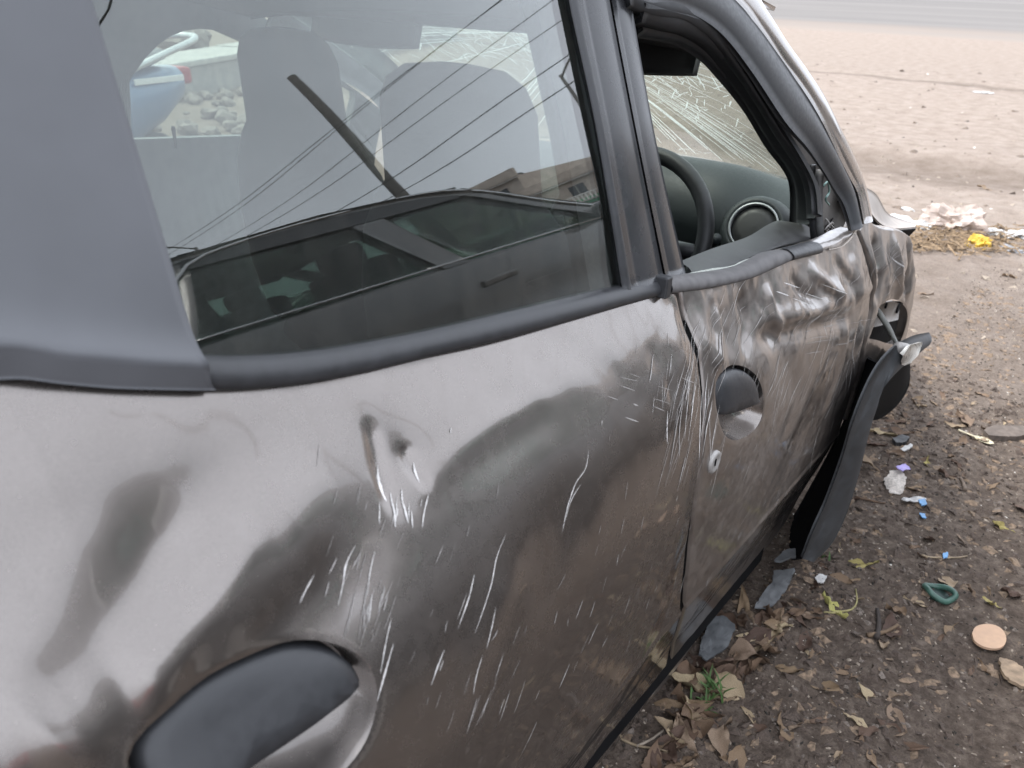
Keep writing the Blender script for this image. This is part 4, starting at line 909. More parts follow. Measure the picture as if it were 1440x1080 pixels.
# ==================================================================== BUILDINGS ACROSS THE ROAD
def building(x0, x1, y0, y1, floors, wallc, label, balcony=False, sign=None):
    root = empty('shop_building', ((x0+x1)/2, (y0+y1)/2, 0)); tag(root, label, 'building', None); hx, hy = (x1-x0)/2, (y1-y0)/2; fh = 3.2; H = floors*fh
    wm = mat('wall_'+str(len(MATS)), wallc, .9, .18, 1.2); boxes('wall', [(-hx, hx, -hy, hy, -.2, H)], wm, root)
    boxes('parapet', [(-hx-.15, hx+.15, -hy-.15, -hy+.1, H, H+.9)], wm, root); 
    nwin = max(2, int((x1-x0)/3.0))
    for f in range(floors):
        boxes('floor_ledge', [(-hx-.2, hx+.2, -hy-.45, -hy+.02, f*fh+2.9, f*fh+3.05)], CONC, root)
        for k in range(nwin):
            cx = -hx+(k+.5)*2*hx/nwin
            if f == 0: 
                wdw = boxes('shop_front', [(cx-1.2, cx+1.2, -hy-.06, -hy+.05, .1, 2.6)], mat('shop_dark', (.03, .035, .04), .4, .3, 2), root); boxes('shutter_rail', [(cx-1.25, cx+1.25, -hy-.12, -hy-.05, 2.5, 2.62)], METAL, wdw)
            else:
                wdw = boxes('window', [(cx-.6, cx+.6, -hy-.05, -hy+.05, f*fh+.9, f*fh+2.3)], mat('window_dark', (.03, .035, .04), .2, .3, 2), root); boxes('window_frame', [(cx-.68, cx+.68, -hy-.09, -hy-.04, f*fh+.82, f*fh+.9), (cx-.03, cx+.03, -hy-.09, -hy-.04, f*fh+.9, f*fh+2.3)], CONC, wdw)
    if balcony:
        for f in range(1, floors): 
            b_ = boxes('balcony', [(-hx*.55, hx*.2, -hy-1.3, -hy, f*fh-.1, f*fh+.05)], CONC, root)
            for k in range(14): boxes('baluster', [(-hx*.55+k*(hx*.75)/13-.05, -hx*.55+k*(hx*.75)/13+.05, -hy-1.28, -hy-1.18, f*fh+.05, f*fh+.85)], mat('white_wash', (.6, .58, .55), .8, .1, 5), b_)
            boxes('handrail', [(-hx*.56, hx*.21, -hy-1.32, -hy-1.14, f*fh+.85, f*fh+.97)], MATS['white_wash'], b_)
    if sign:
        s_ = boxes('sign_board', [(-hx*.6, hx*.5, -hy-.7, -hy-.5, 2.7, 3.6)], mat('sign_'+str(len(MATS)), sign, .5, .15, .6), root)
    boxes('roof_tank', [(-.8, .8, 0, 1.5, H, H+1.6)], mat('tank_black', (.03, .03, .03), .5, .2, 3), root, .3)
    return root
building(23, 34, 40, 52, 2, (.42, .36, .31), 'two-storey beige shop building with white balusters across the road', True, (.05, .30, .14))
building(34.3, 46, 43, 56, 3, (.40, .35, .31), 'three-storey plain shop building beside the balconied one', False, (.45, .44, .42))
building(12, 22.6, 46, 56, 1, (.36, .33, .30), 'single-storey shop row left of the balconied building', False, (.50, .47, .42))

# ==================================================================== BEYOND THE WRECK: LEDGE, RUBBLE, SCOOTER
a = G(252, 93, .32); b = G(362, 75, .32); d = (b-a)/np.linalg.norm(b-a); nrm2 = np.array([-d[1], d[0], 0]); 
s0 = a-d*6
led = empty('concrete_ledge', (s0[0], s0[1], 0), math.atan2(d[1], d[0])); tag(led, 'low cracked concrete ledge seen through the wreck\'s windows', 'ledge')
for k in range(6):
    x0_ = k*2.6+.012; o_ = boxes('ledge_block', [(x0_, x0_+2.575, 0, .7, -.1, .30+.012*(k % 2))], CONC, led, .02)
    boxes('coping_slab', [(x0_-.004, x0_+2.58, -.04, .72, .30+.012*(k % 2), .36+.012*(k % 2))], mat('pale_concrete', (.46, .44, .41), .9, .2, 12, bumpd=.006), o_, .012)
def rock(name, c, s, m, seed, label=None, cat=None, group=None, flat=.7, parent=None, sub=2):
    bm = bmesh.new(); bmesh.ops.create_icosphere(bm, subdivisions=sub, radius=1); rr = np.random.RandomState(seed); o3 = rr.uniform(-9, 9, 3)
    for v in bm.verts:
        p = np.array(v.co); k = 1+.38*float(vnoise(p[0]*1.3+o3[0], p[1]*1.3+p[2]*.9+o3[1], seed))+.2*float(vnoise(p[2]*2.6+o3[2], p[0]*2.4-p[1]*2.1, seed+3)); v.co = (p[0]*k*s[0], p[1]*k*s[1], p[2]*k*s[2]*flat)
    me = bpy.data.meshes.new(name); bm.to_mesh(me); bm.free(); me.materials.append(m); o = link(name, me, parent); o.location = c; o.rotation_euler = (0, 0, rr.uniform(0, 6))
    if label: tag(o, label, cat, group)
    return o
ROCK = mat('rubble', (.22, .19, .165), .95, .3, 12, bumpd=.01)
rr = random.Random(11)
for k in range(34):
    p_ = G(rr.uniform(255, 345), rr.uniform(128, 188)); rock('rubble_stone', (p_[0]+rr.uniform(-.3, .3), p_[1]+rr.uniform(-.3, .3), .03), [rr.uniform(.03, .10)]*3, ROCK, k, 'pale lump of rubble on the dirt before the ledge', 'rubble', 'rubble before the ledge')
for k in range(10):
    p_ = G(rr.uniform(200, 300), rr.uniform(45, 60), .4); rock('broken_block', (p_[0], p_[1], .42), [rr.uniform(.1, .25)]*3, ROCK, k+70, 'broken grey block lying on the ledge', 'block', 'blocks on the ledge')
# scooter
sc = empty('scooter', (-3.2, -.18, 0), math.radians(6)); tag(sc, 'blue scooter with silver grab rail standing beyond the wreck', 'scooter')
BLUE = paint('scooter_blue', (.05, .13, .26), .3, .3, .15); 
def loft(name, secs, m, parent, N=20, pw=.75):
    V = []; F = []
    for y, z, w_, h_ in secs:
        for j in range(N):
            q = 2*math.pi*j/N; cx, cz = math.cos(q), math.sin(q); V.append((w_*math.copysign(abs(cx)**pw, cx), y, z+h_*math.copysign(abs(cz)**pw, cz)))
    for i in range(len(secs)-1):
        for j in range(N): F.append((i*N+j, (i+1)*N+j, (i+1)*N+(j+1) % N, i*N+(j+1) % N))
    F += [tuple(range(N)), tuple((len(secs)-1)*N+j for j in range(N))[::-1]]
    return mesh(name, V, F, m, parent)
loft('rear_cowl', [(-.30, .55, .10, .16), (-.15, .58, .17, .20), (.15, .60, .19, .20), (.40, .66, .17, .15), (.56, .71, .12, .09), (.62, .73, .05, .05)], BLUE, sc)
loft('seat', [(-.32, .79, .08, .03), (-.22, .80, .13, .045), (.10, .815, .14, .05), (.36, .845, .13, .05), (.50, .86, .08, .03)], mat('scooter_seat', (.22, .22, .22), .6, .2, 40), sc)
tube('grab_rail', resample([(-.15, .20, .80), (-.17, .45, .88), (-.13, .66, .93), (0, .72, .94), (.13, .66, .93), (.17, .45, .88), (.15, .20, .80)], 40), .018, mat('rail_silver', (.62, .62, .62), .35, .1, 20, metal=.5), sc, 10)
boxes('tail_lamp', [(-.09, .09, .55, .645, .70, .79)], mat('tail_red', (.35, .02, .02)), sc, .02); boxes('side_stripe', [(.168, .178, .22, .52, .735, .765), (-.178, -.168, .22, .52, .735, .765)], mat('stripe_white', (.75, .73, .72), .4, .1, 20), sc, .003)
loft('floor_board', [(-.75, .30, .12, .05), (-.5, .29, .17, .05), (-.25, .32, .17, .06)], BLACKP, sc); 
V = np.array([[(u*.20*(1-.25*v), -.74-.10*v+.05*abs(u), .28+.62*v) for u in np.linspace(-1, 1, 9)] for v in np.linspace(0, 1, 10)]); slab('front_apron', V, .03, BLUE, sc)
loft('head_cowl', [(-1.0, 1.0, .06, .06), (-.92, 1.02, .13, .09), (-.80, 1.02, .12, .07)], BLUE, sc); tube('handlebar', resample([(-.34, -.72, 1.04), (-.15, -.82, 1.05), (.15, -.82, 1.05), (.34, -.72, 1.04)], 16), .016, BLACKP, sc, 8)
for sx_ in (-1, 1): tube('mirror_stem', [(sx_*.2, -.80, 1.06), (sx_*.26, -.80, 1.2), (sx_*.30, -.78, 1.26)], .006, BLACKP, sc, 6); loft('mirror', [(-.80, 1.29, .03, .02), (-.785, 1.29, .06, .04), (-.77, 1.29, .055, .038)], BLACKP, sc).location = (sx_*.3, 0, 0)
wheel('tyre', np.array([0, .34, .235]), sc, .235, .10); wheel('tyre', np.array([0, -1.02, .235]), sc, .235, .10); loft('front_fender', [(-1.24, .40, .03, .02), (-1.12, .48, .06, .03), (-.95, .50, .07, .03), (-.82, .44, .05, .02)], BLUE, sc); tube('fork', [(0, -.86, .92), (0, -.95, .55), (0.07, -1.02, .24)], .03, METAL, sc, 8)
# white sack hanging beside the scooter seat
p_ = G(196, 105, .75); 
# ==================================================================== LITTER
def gz(x, y): return float(ground_h(x, y))
def leafmat(name, c, var):
    m, n, b, o = nodes_of(name); oi = n.nodes.new('ShaderNodeObjectInfo'); x = noise_node(n, 60, 4); 
    r = ramp(n, x.outputs['Fac'], [(.3, tuple(v*.62 for v in c)), (.7, tuple(min(1, v*1.15) for v in c))])
    hsv = n.nodes.new('ShaderNodeHueSaturation'); a_ = mapr(n, oi.outputs['Random'], 0, 1, 1-var, 1+var); h_ = mapr(n, oi.outputs['Random'], 0, 1, .485, .515)
    n.links.new(a_.outputs[0], hsv.inputs['Value']); n.links.new(h_.outputs[0], hsv.inputs['Hue']); n.links.new(r.outputs[0], hsv.inputs['Color']); n.links.new(hsv.outputs[0], b.inputs['Base Color']); b.inputs['Roughness'].default_value = .75
    bump(n, b, x.outputs['Fac'], .3, .002); MATS[name] = m; return m
LBR = leafmat('dry_leaf_brown', (.165, .105, .068), .5); LTAN = leafmat('dry_leaf_tan', (.33, .245, .16), .3); LYEL = leafmat('fallen_leaf_yellow', (.42, .37, .13), .15)
def leaf_me(seed, ratio=.42, curl=.25):
    rr = random.Random(seed); nu, nv = 5, 11; A = np.zeros((nv, nu, 3)); bend = rr.uniform(-.5, .9)*curl; tw = rr.uniform(-.8, .8)*curl; fold = rr.uniform(.1, .6); side = rr.uniform(-.16, .16); cutoff = rr.choice((None, .55, .7, None)); wav = rr.uniform(.02, .07); ph = rr.uniform(0, 6)
    for i, t in enumerate(np.linspace(0, 1, nv)):
        cut = 1 if cutoff is None or t < cutoff else max(.1, 1-(t-cutoff)*9*rr.uniform(.6, 1.4)); wd = ratio*.5*(math.sin(math.pi*t**.85)**.8)*(1-.25*t)*cut*rr.uniform(.82, 1.12)+.006
        for j, u in enumerate(np.linspace(-1, 1, nu)):
            yy = t-.5; xx = u*wd+side*math.sin(math.pi*t); zz = fold*abs(u)*wd+bend*(yy*yy*2)+tw*u*yy*.5+wav*math.sin(9*t+u*4+ph)+wav*.7*math.sin(17*t-u*5+ph)
            A[i, j] = (xx, yy, zz)
    A[..., 2] -= A[..., 2].min(); du = np.gradient(A, axis=1); dv = np.gradient(A, axis=0); N = np.cross(du, dv); N /= np.linalg.norm(N, axis=2, keepdims=True)+1e-9
    V = np.concatenate([A.reshape(-1, 3), (A-N*.006).reshape(-1, 3)]); b = nv*nu; F = gridfaces(nv, nu, 0, True)+gridfaces(nv, nu, b)
    me = bpy.data.meshes.new('leaf'); me.from_pydata([tuple(v) for v in V], [], F); me.polygons.foreach_set('use_smooth', [True]*len(me.polygons)); me.update(); return me
LM = {}
for key, mm_ in (('b', LBR), ('t', LTAN), ('y', LYEL)):
    LM[key] = []
    for k in range(14):
        me = leaf_me(k*7+ord(key), .30+.09*(k % 4), .22+.16*(k % 4)); me.materials.append(mm_); LM[key].append(me)
LEAFTXT = {'b': ('curled dry brown leaf lying on the dirt', 'dry brown leaves on the dirt'), 't': ('pale tan dry leaf lying on the dirt', 'tan dry leaves on the dirt'), 'y': ('fallen yellowish leaf lying on the dirt', 'yellowish leaves on the dirt')}
def leaf(x, y, L_, rz, kind, k, label=None, tilt=.15):
    rr = random.Random(k*13+7); o = bpy.data.objects.new('fallen_leaf', LM[kind][k % 14]); COL.objects.link(o); o.location = (x, y, gz(x, y)-.002); o.scale = (L_, L_, L_*rr.uniform(.6, 1.2)); o.rotation_euler = (rr.gauss(0, tilt*1.6), rr.gauss(0, tilt*1.6), rz)
    if label: tag(o, label, 'leaf')
    elif x < .95 and y < .4: tag(o, LEAFTXT[kind][0].replace('lying on the dirt', 'drifted along the wreck\'s sill'), 'leaf', LEAFTXT[kind][1].replace('on the dirt', 'along the sill'))
    elif y > .9: tag(o, LEAFTXT[kind][0].replace('lying on the dirt', 'out on the open dirt ahead of the torn flare'), 'leaf', LEAFTXT[kind][1].replace('on the dirt', 'ahead of the flare'))
    else: tag(o, LEAFTXT[kind][0], 'leaf', LEAFTXT[kind][1])
    return o
def pleaf(px, py, L_, deg, kind, k, label=None):
    p_ = G(px, py); leaf(p_[0], p_[1], L_, math.radians(deg), kind, k, label)
for k, a_ in enumerate(((1210, 792, .085, -60, 'y'), (1168, 857, .075, -110, 'y'), (1397, 847, .055, -75, 'y'), (1192, 708, .06, 10, 't'), (1045, 850, .11, 20, 'b'), (1040, 872, .09, 60, 'b'), (1058, 900, .10, 150, 'b'), (1024, 1035, .085, 10, 't'),
    (962, 985, .12, -50, 'b'), (975, 968, .11, -70, 't'), (950, 1005, .08, 30, 'b'), (1353, 590, .08, 40, 't'), (1294, 570, .05, 80, 't'), (1232, 577, .07, -60, 'b'), (1240, 612, .09, -70, 't'), (1225, 622, .09, -80, 'b'), (1262, 605, .1, -75, 'b'), (1215, 655, .09, -70, 't'), (1190, 650, .08, -40, 'b'),
    (1180, 772, .05, 20, 't'), (1200, 760, .05, 60, 'b'), (1100, 850, .06, 40, 'b'), (1120, 870, .055, 80, 'b'), (1140, 865, .05, -30, 't'), (1128, 845, .06, 120, 'b'), (1325, 815, .08, 30, 't'), (1365, 830, .05, 90, 't'), (1305, 510, .06, -80, 't'), (1385, 267, .12, -85, 't'), (1408, 742, .06, -88, 'y'), (1430, 710, .07, 30, 'b'),
    (1255, 880, .08, 15, 'b'), (1240, 900, .08, 20, 't'), (1300, 420, .07, -60, 't'), (1340, 520, .05, 20, 'b'), (1305, 650, .05, 30, 'y'), (1345, 655, .05, 70, 'b'), (1180, 815, .06, 100, 'b'), (985, 925, .08, 80, 'b'), (1010, 870, .09, 100, 'b'), (1070, 870, .07, 10, 'b'))): pleaf(*a_, k)
rr = random.Random(21)
for k in range(170):
    t_ = rr.random(); x = .74+abs(rr.gauss(0, .2)); y = rr.uniform(-1.35, .9) if t_ < .75 else rr.uniform(.9, 3.2)
    leaf(x+(rr.uniform(0, .5) if t_ > .6 else 0), y, rr.uniform(.02, .07), rr.uniform(0, 6.28), rr.choice('bbbbbt'), k+100)
for k in range(46):                                          # drift of larger leaves against the sill
    t_ = rr.random(); px = 905+t_*200+rr.uniform(0, 60); py = 1040-t_*235+rr.uniform(-10, 45); p_ = G(px, py); leaf(p_[0], p_[1], rr.uniform(.05, .11), rr.uniform(0, 6.28), rr.choice('bbbbt'), k+400, None, .3)
# small litter and gravel, too fine to count
def chips(name, n, area, smin, smax, m, seed, label, flat=.5, pw=4.5):
    R_ = np.random.RandomState(seed); V = []; F = []
    for k in range(n):
        x, y = area(R_); s_ = smin+(smax-smin)*R_.rand()**pw; b = len(V); a = R_.rand()*6.28; el = R_.uniform(.45, 1); ang = np.sort(R_.rand(6)*6.28)
        px_ = np.cos(ang)*s_*R_.uniform(.6, 1.2, 6); py_ = np.sin(ang)*s_*el*R_.uniform(.6, 1.2, 6); tl = R_.normal(0, .35)
        X = x+px_*math.cos(a)-py_*math.sin(a); Y = y+px_*math.sin(a)+py_*math.cos(a)
        V += [(X[i], Y[i], tl*px_[i]*flat) for i in range(6)]+[(x+R_.normal(0, .2)*s_, y+R_.normal(0, .2)*s_, s_*flat)]; F += [(b+i, b+(i+1) % 6, b+6) for i in range(6)]
    V = np.array(V); V[:, 2] += ground_h(V[:, 0], V[:, 1])-.001
    return tag(mesh(name, V, F, m, None, False), label, kind='stuff')
near = lambda R_: (.68+abs(R_.normal(0, .5)), R_.uniform(-1.4, 2.4))
mid = lambda R_: (R_.uniform(-2.5, 2.6), 1.2+abs(R_.normal(0, 3.2)))
chips('gravel', 5000, near, .0015, .014, mat('pebble_grey', (.17, .14, .118), .9, .5, 300), 1, 'fine grey gravel on the dirt')
chips('dark_soil_crumbs', 7500, lambda R_: (.68+abs(R_.normal(0, .5)), R_.uniform(-1.4, .9)), .002, .022, mat('soil_crumb', (.085, .063, .05), .95, .5, 300), 2, 'dark crumbs of soil on the dirt')
chips('tan_grit', 9000, near, .0012, .007, mat('grit_tan', (.30, .25, .20), .9, .5, 300), 12, 'tan grit on the dirt', .6, 2.5); chips('black_grit', 7000, near, .0012, .008, mat('grit_black', (.03, .025, .02), .95, .5, 300), 13, 'black grit on the dirt', .6, 2.5)
chips('pale_litter_flecks', 2200, near, .0015, .0065, mat('fleck_white', (.66, .62, .56), .8, .3, 300), 3, 'pale specks of litter on the dirt', .25)
chips('leaf_fragments', 4200, lambda R_: (.70+abs(R_.normal(0, .42)), R_.uniform(-1.4, 2.0)), .003, .026, mat('leaf_bit', (.19, .135, .092), .85, .6, 120), 4, 'crumbled dry leaf fragments on the dirt', .3)
chips('scattered_stones', 2600, mid, .003, .03, mat('stone_tan', (.30, .25, .20), .95, .4, 200), 5, 'small stones scattered over the dirt towards the road')
chips('far_clods', 900, lambda R_: (R_.uniform(-6, 4), R_.uniform(3.2, 13)), .006, .055, mat('clod_brown', (.16, .125, .10), .95, .4, 100), 8, 'brown clods and pebbles along the wheel tracks', .45); chips('far_pale_litter', 160, lambda R_: (R_.uniform(-5, 4), R_.uniform(2.5, 13)), .005, .04, mat('fleck_white', (.66, .62, .56)), 9, 'pale litter specks out on the dirt', .3)
chips('dark_stones', 500, mid, .003, .03, mat('stone_dark', (.09, .075, .065), .95, .4, 200), 6, 'small dark clods over the dirt towards the road')
# sticks
def stick(px, py, L_, deg, r, label, c=(.20, .15, .10), bend=.1):
    p_ = G(px, py); a = math.radians(deg); d = np.array([math.cos(a), math.sin(a)]); q = np.array([-d[1], d[0]]); P = []
    for t in np.linspace(-.5, .5, 9):
        xy = p_[:2]+d*t*L_+q*bend*L_*(t*t*4-.5)*.5; P.append((xy[0], xy[1], gz(*xy)+r*.8))
    return tag(tube('twig', P, np.linspace(r, r*.6, 9), mat('twig_%d' % int(c[0]*1000), c, .9, .3, 60), None, 6), label, 'twig')
stick(1190, 850, .13, 75, .0028, 'thin curved yellow-green stem on the dirt', (.34, .30, .14), .5)
stick(1235, 875, .10, 105, .007, 'dark short stick lying on the dirt', (.05, .04, .035)); stick(1243, 885, .09, 60, .006, 'brown bark stick beside the dark stick', (.16, .11, .07))
stick(1330, 780, .12, 40, .003, 'thin pale twig near a dark hole in the dirt', (.32, .25, .17)); stick(1355, 680, .07, 110, .006, 'stubby grey-brown stick lying on the dirt', (.17, .13, .10)); stick(1225, 700, .08, 20, .004, 'short brown twig close to the torn flare', (.14, .09, .06)); stick(985, 960, .12, 120, .004, 'grey straw under the car sill', (.30, .25, .2))
stick(925, 1030, .10, 70, .003, 'dry straw at the sill edge, upright one', (.30, .24, .16)); stick(905, 1045, .09, 20, .003, 'dry straw at the sill edge, flat one', (.26, .2, .13))
# sheets: irregular flat pieces
def sheet(name, pxpts, th, m, label, cat, warp=.006, seed=0, lift=.0, n=6):
    P = np.array([G(*p)[:2] for p in pxpts]); c = P.mean(0); V = []; F = []; rings = n; N = len(P)*6; O = resample(np.concatenate([P, P[:1]]), N+1, name == 'clay_lid')[:-1]
    O = O+np.random.RandomState(seed).normal(0, .0012 if name != 'clay_lid' else 1e-5, O.shape)
    for i in range(rings+1):
        s_ = 1-i/rings
        for q in O:
            xy = c+(q-c)*max(s_, .02); V.append((xy[0], xy[1], warp*float(fbm(xy[0]*22, xy[1]*22, seed, 3))))
    V = np.array(V); base = np.array([gz(*c)]); V[:, 2] += max(gz(*q) for q in P)*.6+base*.4+th+lift; b = len(V); V2 = V.copy(); V2[:, 2] -= th; V = np.concatenate([V, V2])
    for i in range(rings):
        for j in range(N):
            f = (i*N+j, i*N+(j+1) % N, (i+1)*N+(j+1) % N, (i+1)*N+j); F += [f, tuple(b+k for k in f[::-1])]
    F += [(j, b+j, b+(j+1) % N, (j+1) % N) for j in range(N)]
    o = mesh(name, V, F, m, None, False); return tag(o, label, cat)
GREYP = mat('grey_plastic_shard', (.10, .105, .11), .55, .25, 30)
sheet('plastic_shard', [(985, 905), (998, 875), (1015, 870), (1034, 885), (1022, 915), (990, 935), (982, 925)], .004, GREYP, 'broken dark grey plastic shard with a hole beside the sill', 'shard', .008, 1, .012)
sheet('plastic_shard', [(1060, 862), (1072, 838), (1085, 825), (1088, 808), (1117, 806), (1105, 835), (1085, 860)], .004, mat('grey_plastic_pale', (.15, .155, .16), .5, .25, 30), 'flat grey plastic panel piece under the torn flare', 'shard', .008, 2, .015)
sheet('bumper_fragment', [(1085, 800), (1105, 786), (1135, 784), (1122, 796), (1092, 802)], .006, mat('grey_plastic_pale', (.15, .155, .16)), 'pale grey strip of trim at the foot of the flare', 'shard', .006, 3, .03)
sheet('clay_lid', [(1366, 893), (1371, 884), (1384, 880), (1399, 882), (1410, 890), (1414, 902), (1409, 912), (1396, 915), (1380, 911), (1369, 903)], .006, mat('clay_disc', (.50, .33, .22), .7, .08, 60), 'smooth round peach-coloured disc lying on the dirt', 'disc', .001, 4, .004)
sheet('wood_chip', [(1406, 925), (1424, 930), (1442, 945), (1440, 968), (1420, 958), (1408, 945)], .008, mat('chip_wood', (.30, .22, .15), .85, .35, 50), 'weathered chip of board near the peach disc', 'chip', .004, 5, .004)
WH = mat('white_wrapper', (.50, .49, .475), .5, .3, 60)
sheet('paper_scrap', [(1243, 672), (1252, 660), (1268, 658), (1275, 672), (1270, 692), (1252, 690)], .002, mat('speckled_paper', (.55, .50, .45), .8, .3, 160), 'speckled white paper scrap with a purple corner', 'paper', .02, 6, .006)
sheet('wrapper_corner', [(1258, 660), (1272, 655), (1280, 663), (1268, 667)], .002, mat('purple_foil', (.35, .28, .62), .4, .2, 90), 'purple and white foil scrap on the paper', 'wrapper', .003, 7, .016)
sheet('foil_scrap', [(1268, 700), (1285, 695), (1304, 700), (1290, 706), (1272, 705)], .002, WH, 'crumpled white foil strip beside a blue scrap', 'foil', .02, 8, .005)
BL = mat('blue_plastic', (.12, .30, .55), .4, .2, 60)
sheet('plastic_scrap', [(1291, 704), (1299, 702), (1303, 710), (1296, 713)], .003, BL, 'small bright blue plastic scrap by white foil', 'scrap', .006, 9, .006); sheet('plastic_scrap', [(1293, 720), (1301, 722), (1302, 729), (1296, 727)], .003, BL, 'small blue plastic scrap folded double on soil', 'scrap', .006, 10, .005)
sheet('plastic_scrap', [(1325, 778), (1333, 775), (1333, 783), (1327, 784)], .003, BL, 'tiny blue scrap at the twig end', 'scrap', .004, 20, .004)
sheet('bottle_label', [(1145, 815), (1152, 810), (1162, 813), (1158, 823), (1148, 822)], .003, WH, 'small white plastic piece among brown leaves', 'plastic', .006, 11, .006)
sheet('white_shard', [(1265, 633), (1280, 626), (1284, 630), (1270, 637)], .004, WH, 'white plastic sliver beside a black cap', 'plastic', .004, 12, .006)
sheet('black_cap', [(1254, 622), (1265, 617), (1278, 620), (1272, 627), (1258, 628)], .014, BLACKP, 'shiny black plastic cap among dry leaves', 'cap', .004, 13, .004)
sheet('flat_stone', [(1382, 607), (1400, 600), (1442, 602), (1460, 610), (1430, 617), (1390, 616)], .02, mat('stone_brown', (.13, .105, .088), .95, .3, 60), 'long flat brown stone half sunk in dirt', 'stone', .004, 14, -.004)
# plastic spoon
p0 = G(1348, 604); p1 = G(1392, 622); d = (p1-p0)/np.linalg.norm(p1-p0); P = [p0+d*t*np.linalg.norm(p1-p0)+[0, 0, gz(*p0[:2])+.008] for t in np.linspace(0, 1, 12)]
sp = empty('plastic_spoon', tuple(P[0])); tag(sp, 'cream disposable spoon lying on the dirt', 'spoon'); CRM = mat('cream_plastic', (.62, .56, .40), .4, .1, 40)
tube('spoon_handle', [q-P[0] for q in P[:9]], [.004, .0035, .003, .003, .003, .0035, .0035, .004, .005], CRM, sp, 6)
e = np.array([-d[1], d[0], 0]); A = np.array([[(P[9]-P[0])+d*.030*u*(1)+e*.016*v*math.sqrt(max(0, 1-u*u))+np.array([0, 0, -.006*(1-u*u)*(1-v*v)+.003]) for v in np.linspace(-1, 1, 7)] for u in np.linspace(-1, 1, 11)]); slab('spoon_bowl', A, .0015, CRM, sp)
# green ring
c_ = G(1320, 835); c_[2] = gz(*c_[:2]); a = np.linspace(0, 2*math.pi, 33)
rg = empty('bottle_neck', tuple(c_)); tag(rg, 'dark green broken bottle neck ring on the dirt', 'bottle piece'); GRN = mat('green_plastic', (.05, .11, .085), .4, .3, 50)
tube('ring', [(.032*math.cos(q)*(1+.12*math.sin(3*q)), .024*math.sin(q), .012+.006*math.sin(2*q)) for q in a], .007, GRN, rg, 8, None, False); sheet_o = tube('ring_base', [(0, 0, .002), (0, 0, .007)], [.026, .022], mat('green_plastic_dark', (.02, .04, .035), .5, .2, 30), rg, 18)
# crumpled bags and packets by the far edge
def crumple(name, px, py, s, m, label, cat, seed, fl=.5):
    p_ = G(px, py); o = rock(name, (p_[0], p_[1], gz(p_[0], p_[1])+s[2]*.25), s, m, seed, label, cat, None, fl, None, 4)
    for v in o.data.vertices:
        k = np.array(v.co); k2 = k/np.array(s); dsp = 1+.35*(1-2*abs(float(vnoise(k2[0]*3+seed, k2[1]*3+k2[2]*2, seed))))*.8+.15*float(vnoise(k2[0]*9, k2[1]*9+k2[2]*7, seed+1)); v.co = k*dsp
    return o
BAG = mat('pale_film', (.46, .375, .325), .35, .2, 25)
crumple('plastic_bag', 1338, 326, (.13, .075, .105), BAG, 'crumpled pale pink plastic bag on the litter heap', 'bag', 3, 1.0); crumple('plastic_wrapper', 1300, 322, (.07, .045, .045), WH, 'crushed white wrapper beside the pink bag', 'wrapper', 4); crumple('plastic_wrapper', 1268, 318, (.08, .05, .035), WH, 'white film behind the crumpled wing', 'wrapper', 5)
crumple('plastic_wrapper', 1395, 332, (.07, .045, .04), WH, 'white and silver packet on the litter heap', 'wrapper', 6); crumple('red_packet', 1366, 328, (.06, .05, .035), mat('red_foil', (.60, .16, .17), .4, .35, 40), 'crumpled pink-red packet next to the bag', 'packet', 7); crumple('yellow_packet', 1373, 350, (.05, .03, .04), mat('yellow_foil', (.62, .40, .05), .4, .2, 40), 'bright yellow packet below the red packet', 'packet', 8, .9)
crumple('white_wrapper', 1432, 335, (.07, .06, .04), WH, 'white wrapper at the litter heap\'s far end', 'wrapper', 9); crumple('plastic_wrapper', 1420, 352, (.06, .05, .03), mat('grey_rag', (.25, .25, .26), .8, .3, 40), 'grey crumpled rag on the litter heap', 'rag', 10); crumple('white_wrapper', 1385, 90+40, (.12, .06, .02), WH, 'small white scrap far out on the dirt', 'wrapper', 12); crumple('plastic_wrapper', 1275, 295, (.05, .03, .02), WH, 'tiny white scrap behind the litter heap', 'wrapper', 13)
rr = random.Random(31); V = []; F = []
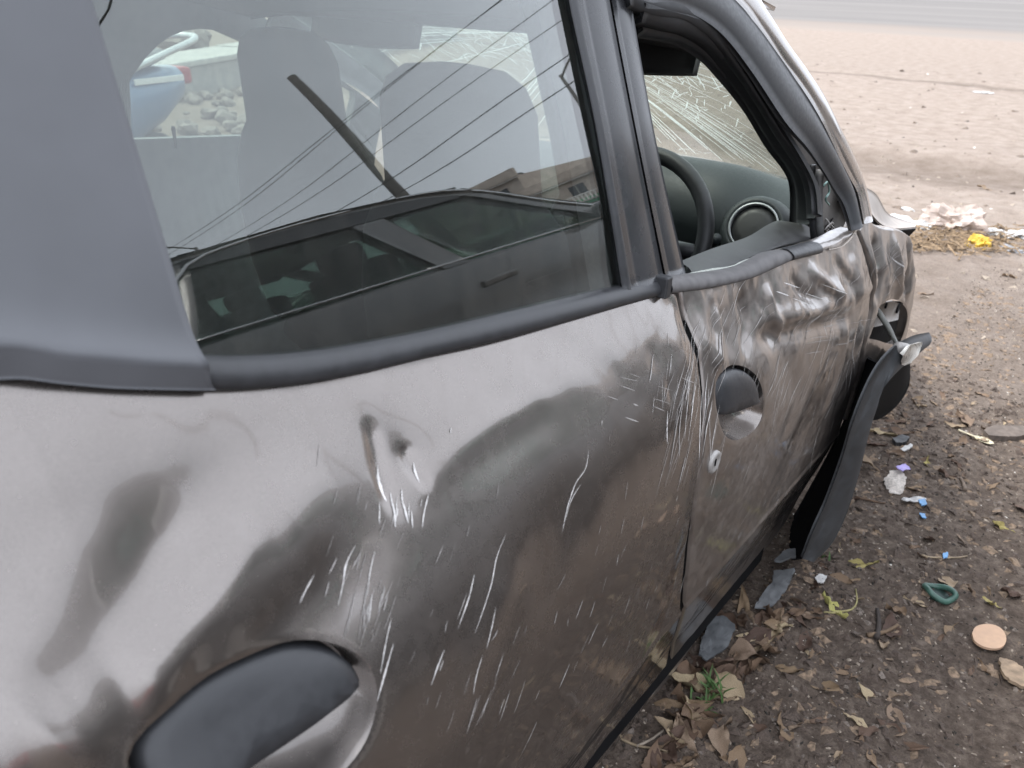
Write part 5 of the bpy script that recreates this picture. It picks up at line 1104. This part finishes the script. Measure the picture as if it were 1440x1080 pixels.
for k in range(420):                                         # straw and twigs of the litter heap
    p_ = G(rr.gauss(1345, 55), rr.gauss(345, 9)); L_ = rr.uniform(.03, .13); a = rr.uniform(0, 3.14); r_ = rr.uniform(.0015, .005); z = gz(p_[0], p_[1])+rr.uniform(0, .03); dx, dy = math.cos(a)*L_/2, math.sin(a)*L_/2; nx, ny = -math.sin(a)*r_, math.cos(a)*r_; b = len(V); s_ = rr.uniform(-.015, .015)
    V += [(p_[0]-dx+nx, p_[1]-dy+ny, z-s_), (p_[0]-dx-nx, p_[1]-dy-ny, z-s_), (p_[0]+dx-nx, p_[1]+dy-ny, z+s_), (p_[0]+dx+nx, p_[1]+dy+ny, z+s_), (p_[0]-dx, p_[1]-dy, z-s_+r_*1.6), (p_[0]+dx, p_[1]+dy, z+s_+r_*1.6)]; F += [(b, b+1, b+2, b+3), (b, b+3, b+5, b+4), (b+1, b+4, b+5, b+2)]
tag(mesh('straw_litter', V, F, mat('straw', (.24, .17, .105), .9, .5, 60), None, False), 'dry straw and twigs of the litter heap', kind='stuff')
# green weed
for (px, py, n_, h_) in ((1000, 968, 22, .055), (992, 985, 14, .04), (1152, 778, 10, .03)):
    c_ = G(px, py); V = []; F = []; rr = random.Random(px)
    for k in range(n_):
        a = rr.uniform(0, 6.28); l = h_*rr.uniform(.5, 1.2); w_ = .0035; dx, dy = math.cos(a), math.sin(a); x0, y0 = c_[0]+rr.gauss(0, .012), c_[1]+rr.gauss(0, .012); z0 = gz(x0, y0); b = len(V)
        for t in (0, .4, .75, 1): ww = w_*(1-t)**.6; V += [(x0+dx*l*.7*t*t-dy*ww, y0+dy*l*.7*t*t+dx*ww, z0+l*t*(1-.3*t)), (x0+dx*l*.7*t*t+dy*ww, y0+dy*l*.7*t*t-dx*ww, z0+l*t*(1-.3*t))]
        F += [(b, b+1, b+3, b+2), (b+2, b+3, b+5, b+4), (b+4, b+5, b+7, b+6)]
    tag(mesh('grass_weed', V, F, mat('weed_green', (.06, .12, .03), .7, .3, 60), None), {1000: 'larger green weed tuft by the car sill', 992: 'smaller green weed tuft below the larger one', 1152: 'tiny green weed at the foot of the flare'}[px], 'weed')
